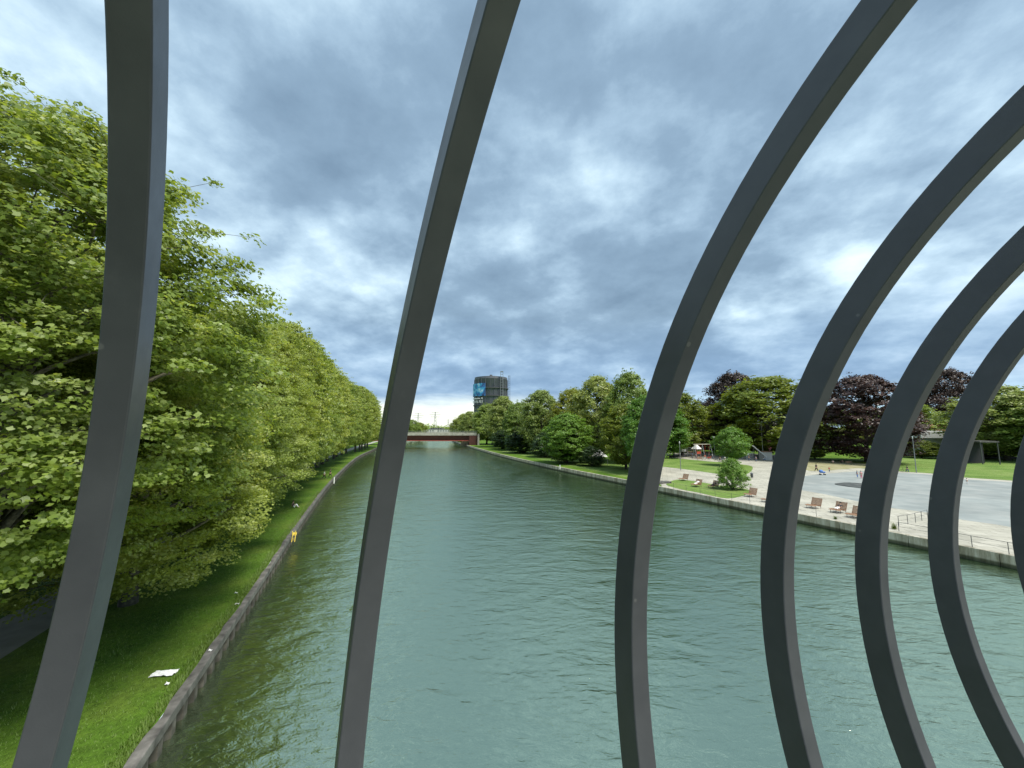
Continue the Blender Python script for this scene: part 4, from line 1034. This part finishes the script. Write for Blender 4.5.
# swing frame
x,y = at(703,459,GZ); D = y
sw = thing('swing_frame','grey swing frame with long top beam on the playground','swing',(x,y,GZ),R_(8))
W = 19/384*D
MB().tube([(-W/2,0,5.0),(W/2,0,5.0)],.13,8).build('beam', M['sand'], sw, True)
for sx in (-W/2+.3, 0, W/2-.3):
    MB().tube([(sx,-1.4,0),(sx,0,5.0),(sx,1.4,0)],.09,6).build('support', M['steel'], sw)
for sx in (-W/4-.6,-W/4+.9,W/4-.7,W/4+.7):
    MB().tube([(sx-.2,0,4.9),(sx-.2,0,.6)],.025,4).tube([(sx+.2,0,4.9),(sx+.2,0,.6)],.025,4).box((0+sx,0,.58),(.5,.22,.05)).build('swing', M['red'], sw)
# climbing tower with pointed pale roof
x,y = at(697,458,GZ)
ct = thing('climbing_tower','play tower with pale pointed roof left in the playground','play tower',(x,y,GZ),.4)
for sx in (-.9,.9):
    for sy in (-.9,.9): MB().tube([(sx,sy,0),(sx,sy,3.3)],.08,6).build('post', M['wood'], ct)
MB().box((0,0,1.5),(2.,2.,.12)).build('platform', M['wood'], ct)
MB().add([(-1.3,-1.3,3.2),(1.3,-1.3,3.2),(1.3,1.3,3.2),(-1.3,1.3,3.2),(0,0,4.9)],[(0,1,4),(1,2,4),(2,3,4),(3,0,4),(3,2,1,0)]).build('roof', M['whitecloth'], ct)
MB().box((0,-.95,1.95),(1.9,.05,.8)).build('guard_panel', M['red'], ct)
# slide
x,y = at(760,460,GZ)
sd = thing('slide','white sloping slide with play house right of the round tree','slide',(x,y,GZ),R_(-8))
D = y; k_ = D/384
MB().add([(-6.0*k_,-.4,4.9),(-6.0*k_,.4,4.9),(6*k_,.4,1.1),(6*k_,-.4,1.1),(-6*k_,-.4,4.6),(-6*k_,.4,4.6),(6*k_,.4,.8),(6*k_,-.4,.8)],[(0,1,2,3),(7,6,5,4),(0,3,7,4),(1,5,6,2),(0,4,5,1),(3,2,6,7)]).build('chute', M['white'], sd)
for sx in (-5*k_,-1*k_,3*k_):
    z = 4.6+(sx+6*k_)/(12*k_)*(-3.8); MB().tube([(sx,0,0),(sx,0,z)],.1,6).build('support', M['darksteel'], sd)
MB().box((7*k_,1.2,1.3),(9*k_,2.4,2.6)).build('play_house', M['render'], sd, bevel=.04)
MB().box((7*k_,1.2,2.8),(10*k_,3,.2)).build('roof', M['wood'], sd)
# picnic table
def picnic(u,v,label):
    x,y = at(u,v,GZ); t = thing('picnic_table',label,'table',(x,y,GZ+.01),.5,'picnic tables')
    MB().box((0,0,.75),(1.9,.8,.06)).build('tabletop', M['darksteel'], t)
    for sy in (-.75,.75): MB().box((0,sy,.45),(1.9,.28,.05)).build('bench_seat', M['darksteel'], t)
    for sx in (-.7,.7): MB().tube([(sx,-.8,0),(sx,-.2,.74),(sx,.2,.74),(sx,.8,0)],.04,5).build('leg', M['darksteel'], t)
picnic(717,459.5,'dark picnic table left of the round tree'); picnic(722,462,'dark picnic table half behind the round tree')
x,y = at(709,459.5,GZ); sp_ = thing('spring_rocker','small red rocking toy under the swing beam','play rocker',(x,y,GZ+.01),.8)
MB().tube([(.14*math.cos(k*.9),.14*math.sin(k*.9),.02*k) for k in range(20)],.025,5).build('spring', M['darksteel'], sp_)
MB().box((0,0,.62),(.35,1.3,.45),taper=.6).box((0,-.55,1.0),(.25,.3,.4),taper=.7).build('seat_body', M['red'], sp_, bevel=.05)
def playframe(u,v,wpx,h,label,m1,m2,rz):
    x,y = at(u,v,GZ); f = thing('play_net',label,'play net',(x,y,GZ),rz); W = wpx/384*y
    for sx in (-W/2,0,W/2):
        for sy in (-1.1,1.1): MB().tube([(sx,sy,0),(sx*.9,sy*.8,h)],.07,6).build('post', M[m1], f)
    for sy in (-.88,.88):
        n_ = MB().tube([(-W*.45,sy,h),(W*.45,sy,h)],.06,6)
        for k in range(1,5): n_.tube([(-W/2+W*.05*k/5,sy*(1.25-.25*k/5),h*k/5),(W/2-W*.05*k/5,sy*(1.25-.25*k/5),h*k/5)],.03,4)
        for k in range(9):
            t_ = -W/2+W*(k+.5)/9; n_.tube([(t_,sy*1.25,0),(t_*.9,sy,h)],.025,4)
        n_.build('net', M[m2], f)
    MB().box((W*.22,0,h*.55),(W*.4,1.6,.1)).build('platform', M['wood'], f)
    MB().box((-W*.22,-.92,h*.75),(W*.3,.06,h*.3)).build('panel', M['white'], f)
playframe(686,457,16,3.4,'net climbing frame with white panel left of the pointed play tower','steel','darksteel',.15)
playframe(727,457.5,12,3.0,'dark climbing frame behind the small round tree','darksteel','steel',-.2)
playframe(748,459.5,8,2.6,'low climbing frame between the round tree and the slide','steel','whitecloth',.1)
def bench(u,v,label,rz):
    x,y = at(u,v,GZ); b = thing('park_bench',label,'bench',(x,y,GZ+.01),rz,'park benches')
    for k in range(3): MB().box((0,-.2+.16*k,.46),(1.9,.13,.04)).build('seat_slat', M['wood'], b)
    for k in range(2): MB().box((0,.3+.04*k,.62+.2*k),(1.9,.03,.15)).build('back_slat', M['wood'], b)
    for sx in (-.75,.75): MB().tube([(sx,-.22,0),(sx,-.22,.44),(sx,.22,.44),(sx,.34,.95)],.03,5).tube([(sx,.2,.44),(sx,.26,0)],.03,5).build('leg', M['darksteel'], b)
bench(664,456,'wooden bench at the left end of the playground edge',.2); bench(700,460.2,'wooden bench in front of the pointed play tower',.1)
bench(788,461,'wooden bench right of the play house',-.2); bench(850,464.5,'wooden bench under the dark copper beech',.1)
def bin_(u,v,label):
    x,y = at(u,v,GZ); b = thing('litter_bin',label,'bin',(x,y,GZ+.01),0,'litter bins')
    MB().lathe([(.22,.1),(.25,.15),(.27,.95),(.25,1.0)],n=14).build('barrel', M['darksteel'], b, True)
    MB().lathe([(.28,1.0),(.28,1.04),(.1,1.14)],n=14).build('lid', M['steel'], b, True)
bin_(752,478,'grey litter bin on the paving right of the green shrub'); bin_(893,471.5,'grey litter bin at the lawn corner of the plaza')
# closed pink parasol
x,y = at(770.5,459,GZ)
pa = thing('parasol','closed pink parasol on its pole right of the slide','parasol',(x,y,GZ))
MB().tube([(0,0,0),(0,0,7.2)],.06,6).build('pole', M['steel'], pa)
MB().lathe([(.12,2.9),(.55,3.6),(.62,5.2),(.42,6.4),(.1,7.4)],n=12).build('canopy', M['pink'], pa, True)
# street lamps
def lamp(u,v,H,label,double=True,rz=0.,k=1.):
    x,y = at(u,v,GZ); l = thing('street_lamp',label,'lamp',(x,y,GZ),rz,'park lamps')
    MB().tube([(0,0,0),(0,0,H*.5),(0,0,H)],[.10,.08,.06],8).build('pole', M['steel'], l, True)
    if double:
        MB().tube([(.2,0,H-.1),(-2.4,0,H)],.05,6).build('arm', M['steel'], l)
        MB().box((-1.6,0,H+.1),(3.2,.7,.22),taper=.85).build('lamp_head', M['white'], l, bevel=.03)
    else:
        MB().lathe([(.06*k,0),(.30*k,.18),(.36*k,.42),(.22*k,.62),(.04*k,.7)],(0,0,H),12).build('lamp_shade', M['lampglass'], l, True)
    return l
lamp(763.5,460,12.0,'tall lamp with flat white head above the slide')
lamp(782.5,459,10.0,'lamp with flat head partly behind the fourth arch')
lamp(715,458.5,7.0,'lamp post with white globe beside the swing frame',False)
lamp(680.8,470.4,6.6,'slim white lamp post at the edge of the lawn strip right of the big coil',False,k=.4)
lamp(916.5,472.8,8.,'slim pale post with tiny head at the plaza corner before the lawn',False,k=.3)
# small white tent among the trees
x,y = (598-512)/384*115, 115.
te = thing('tent','small white tent glimpsed between the trees on the right bank','tent',(x,y,GZ),.3)
MB().add([(-1.8,-1.8,2.3),(1.8,-1.8,2.3),(1.8,1.8,2.3),(-1.8,1.8,2.3),(0,0,4.4)],[(0,1,4),(1,2,4),(2,3,4),(3,0,4),(3,2,1,0)]).build('roof', M['whitecloth'], te)
for sx in (-1.7,1.7):
    for sy in (-1.7,1.7): MB().tube([(sx,sy,0),(sx,sy,2.4)],.05,6).build('pole', M['steel'], te)
x,y = at(537,452,GZ); sg = thing('notice_board','small pale notice board on the far right bank','sign',(x,y,GZ),0)
MB().box((0,0,2.2),(1.5,.1,1.4)).build('board', M['white'], sg)
for sx in (-.6,.6): MB().tube([(sx,.08,0),(sx,.08,2.9)],.06,6).build('post', M['darksteel'], sg)
x,y = at(560,469,1.1); prop('marker_post', MB().lathe([(.1,0),(.1,1.0),(.05,1.1)],n=10), M['white'], x,y,1.05,'short white marker post on the right quay below the bank trees','post')

# pavilion and house behind the right lawn
x = (932-512)/384*150; pv = thing('pavilion','white flat roofed pavilion behind the right lawn','building',(x,150,GZ),R_(-12))
MB().box((0,0,3.4),(16,9,6.8)).build('wall', M['render'], pv)
MB().box((0,-.3,8.1),(17.5,11,2.6)).build('roof', M['white'], pv, bevel=.05)
for k in range(4): MB().box((-5.6+k*3.8,-4.55,2.6),(2.8,.1,3.2)).build('window', M['glassdark'], pv)
x = (940-512)/384*168; hs = thing('house','house with red tiled gable roof behind the white pavilion','building',(x,168,GZ),R_(-12))
MB().box((0,0,4.6),(13,10,9.2)).build('wall', M['render'], hs)
MB().add([(-7,-5.6,9.2),(7,-5.6,9.2),(7,5.6,9.2),(-7,5.6,9.2),(-7,0,13.6),(7,0,13.6)],[(0,1,5,4),(2,3,4,5),(1,2,5),(3,0,4),(3,2,1,0)]).build('roof', M['rooftile'], hs)
x = (976-512)/384*117; cpn = thing('dark_gap','dark stand-in for the gap under the trees, with pale roof edge, beyond the right lawn','dark_gap',(x,117,GZ),R_(-10))  # made-up shelter; its black back panel stands for the shaded gap under the trees
MB().box((0,0,6.6),(4.8,5,.4)).build('roof', M['cap'], cpn)
MB().box((0,2.3,3.2),(4.4,.15,6.4)).build('dark_gap_panel', M['black'], cpn)
for sx in (-2.1,2.1): MB().box((sx,-2.2,3.2),(.2,.2,6.4)).build('post', M['darksteel'], cpn)
# low wall behind the lawn
a, b = at(905,456.5,GZ), at(1060,459.5,GZ)
mid = ((a[0]+b[0])/2,(a[1]+b[1])/2); ln = math.dist(a,b); an = math.atan2(b[1]-a[1],b[0]-a[0])
prop('garden_wall', MB().box((0,0,.35),(ln,.4,.7)), M['cap'], mid[0],mid[1],GZ,'low grey garden wall closing the right lawn','wall',rz=an,bevel=.03)

# ------------------------------------------------------------------ railings on the quay
def railing(pts, label, H=1.05, sp=2.2, rails=(1.05,.55), thin=.022, inter=None):
    r = thing('railing', label, 'railing', (*pts[0],1.06), 0, 'quay railings')
    o = Vector(pts[0]); loc = [Vector(p)-o for p in pts]
    S = [0]
    for a, b in zip(loc[:-1], loc[1:]): S.append(S[-1]+(b-a).length)
    n = max(int(S[-1]/sp),1)
    for k in range(n+1):
        s = S[-1]*k/n; i = max(j for j in range(len(S)-1) if S[j] <= s+1e-6); t = (s-S[i])/(S[i+1]-S[i]); q = loc[i].lerp(loc[i+1], t)
        MB().tube([(q.x,q.y,0),(q.x,q.y,H)],thin*1.25,6).build('post', M['darksteel'], r)
    for z in rails: MB().tube([(q.x,q.y,z) for q in loc],thin if z==rails[0] else thin*.55,5).build('rail', M['darksteel'], r)
def quay_pts(y0, y1, d, n=12):
    pl = offset(RBs, -d); S = arclen(pl); ss = [S[i] for i in range(len(pl))]
    i0 = min(range(len(pl)), key=lambda i: abs(pl[i][1]-y0)); i1 = min(range(len(pl)), key=lambda i: abs(pl[i][1]-y1))
    return [tuple(along(pl,S,S[i0]+(S[i1]-S[i0])*k/n)[0]) for k in range(n+1)]
railing(quay_pts(72,48,.30), 'thin cable railing with slim posts on the quay in front of the lawn and loungers', sp=2.6, rails=(1.0,.5), thin=.016)
railing(quay_pts(38.5,20,.30), 'dark quay railing at the right side before the plaza', sp=2.1, rails=(1.05,.55))
railing([at(899,526,GZ),at(913,523.5,GZ),at(928,519,GZ)], 'short sloping railing running back from the quay beside the grass tuft', sp=1.6)
railing([at(899,531,GZ),at(915,534,GZ),at(930,537,GZ)], 'low front railing of the quay landing right of the grass tuft', sp=1.8, H=.9, rails=(.9,.45))
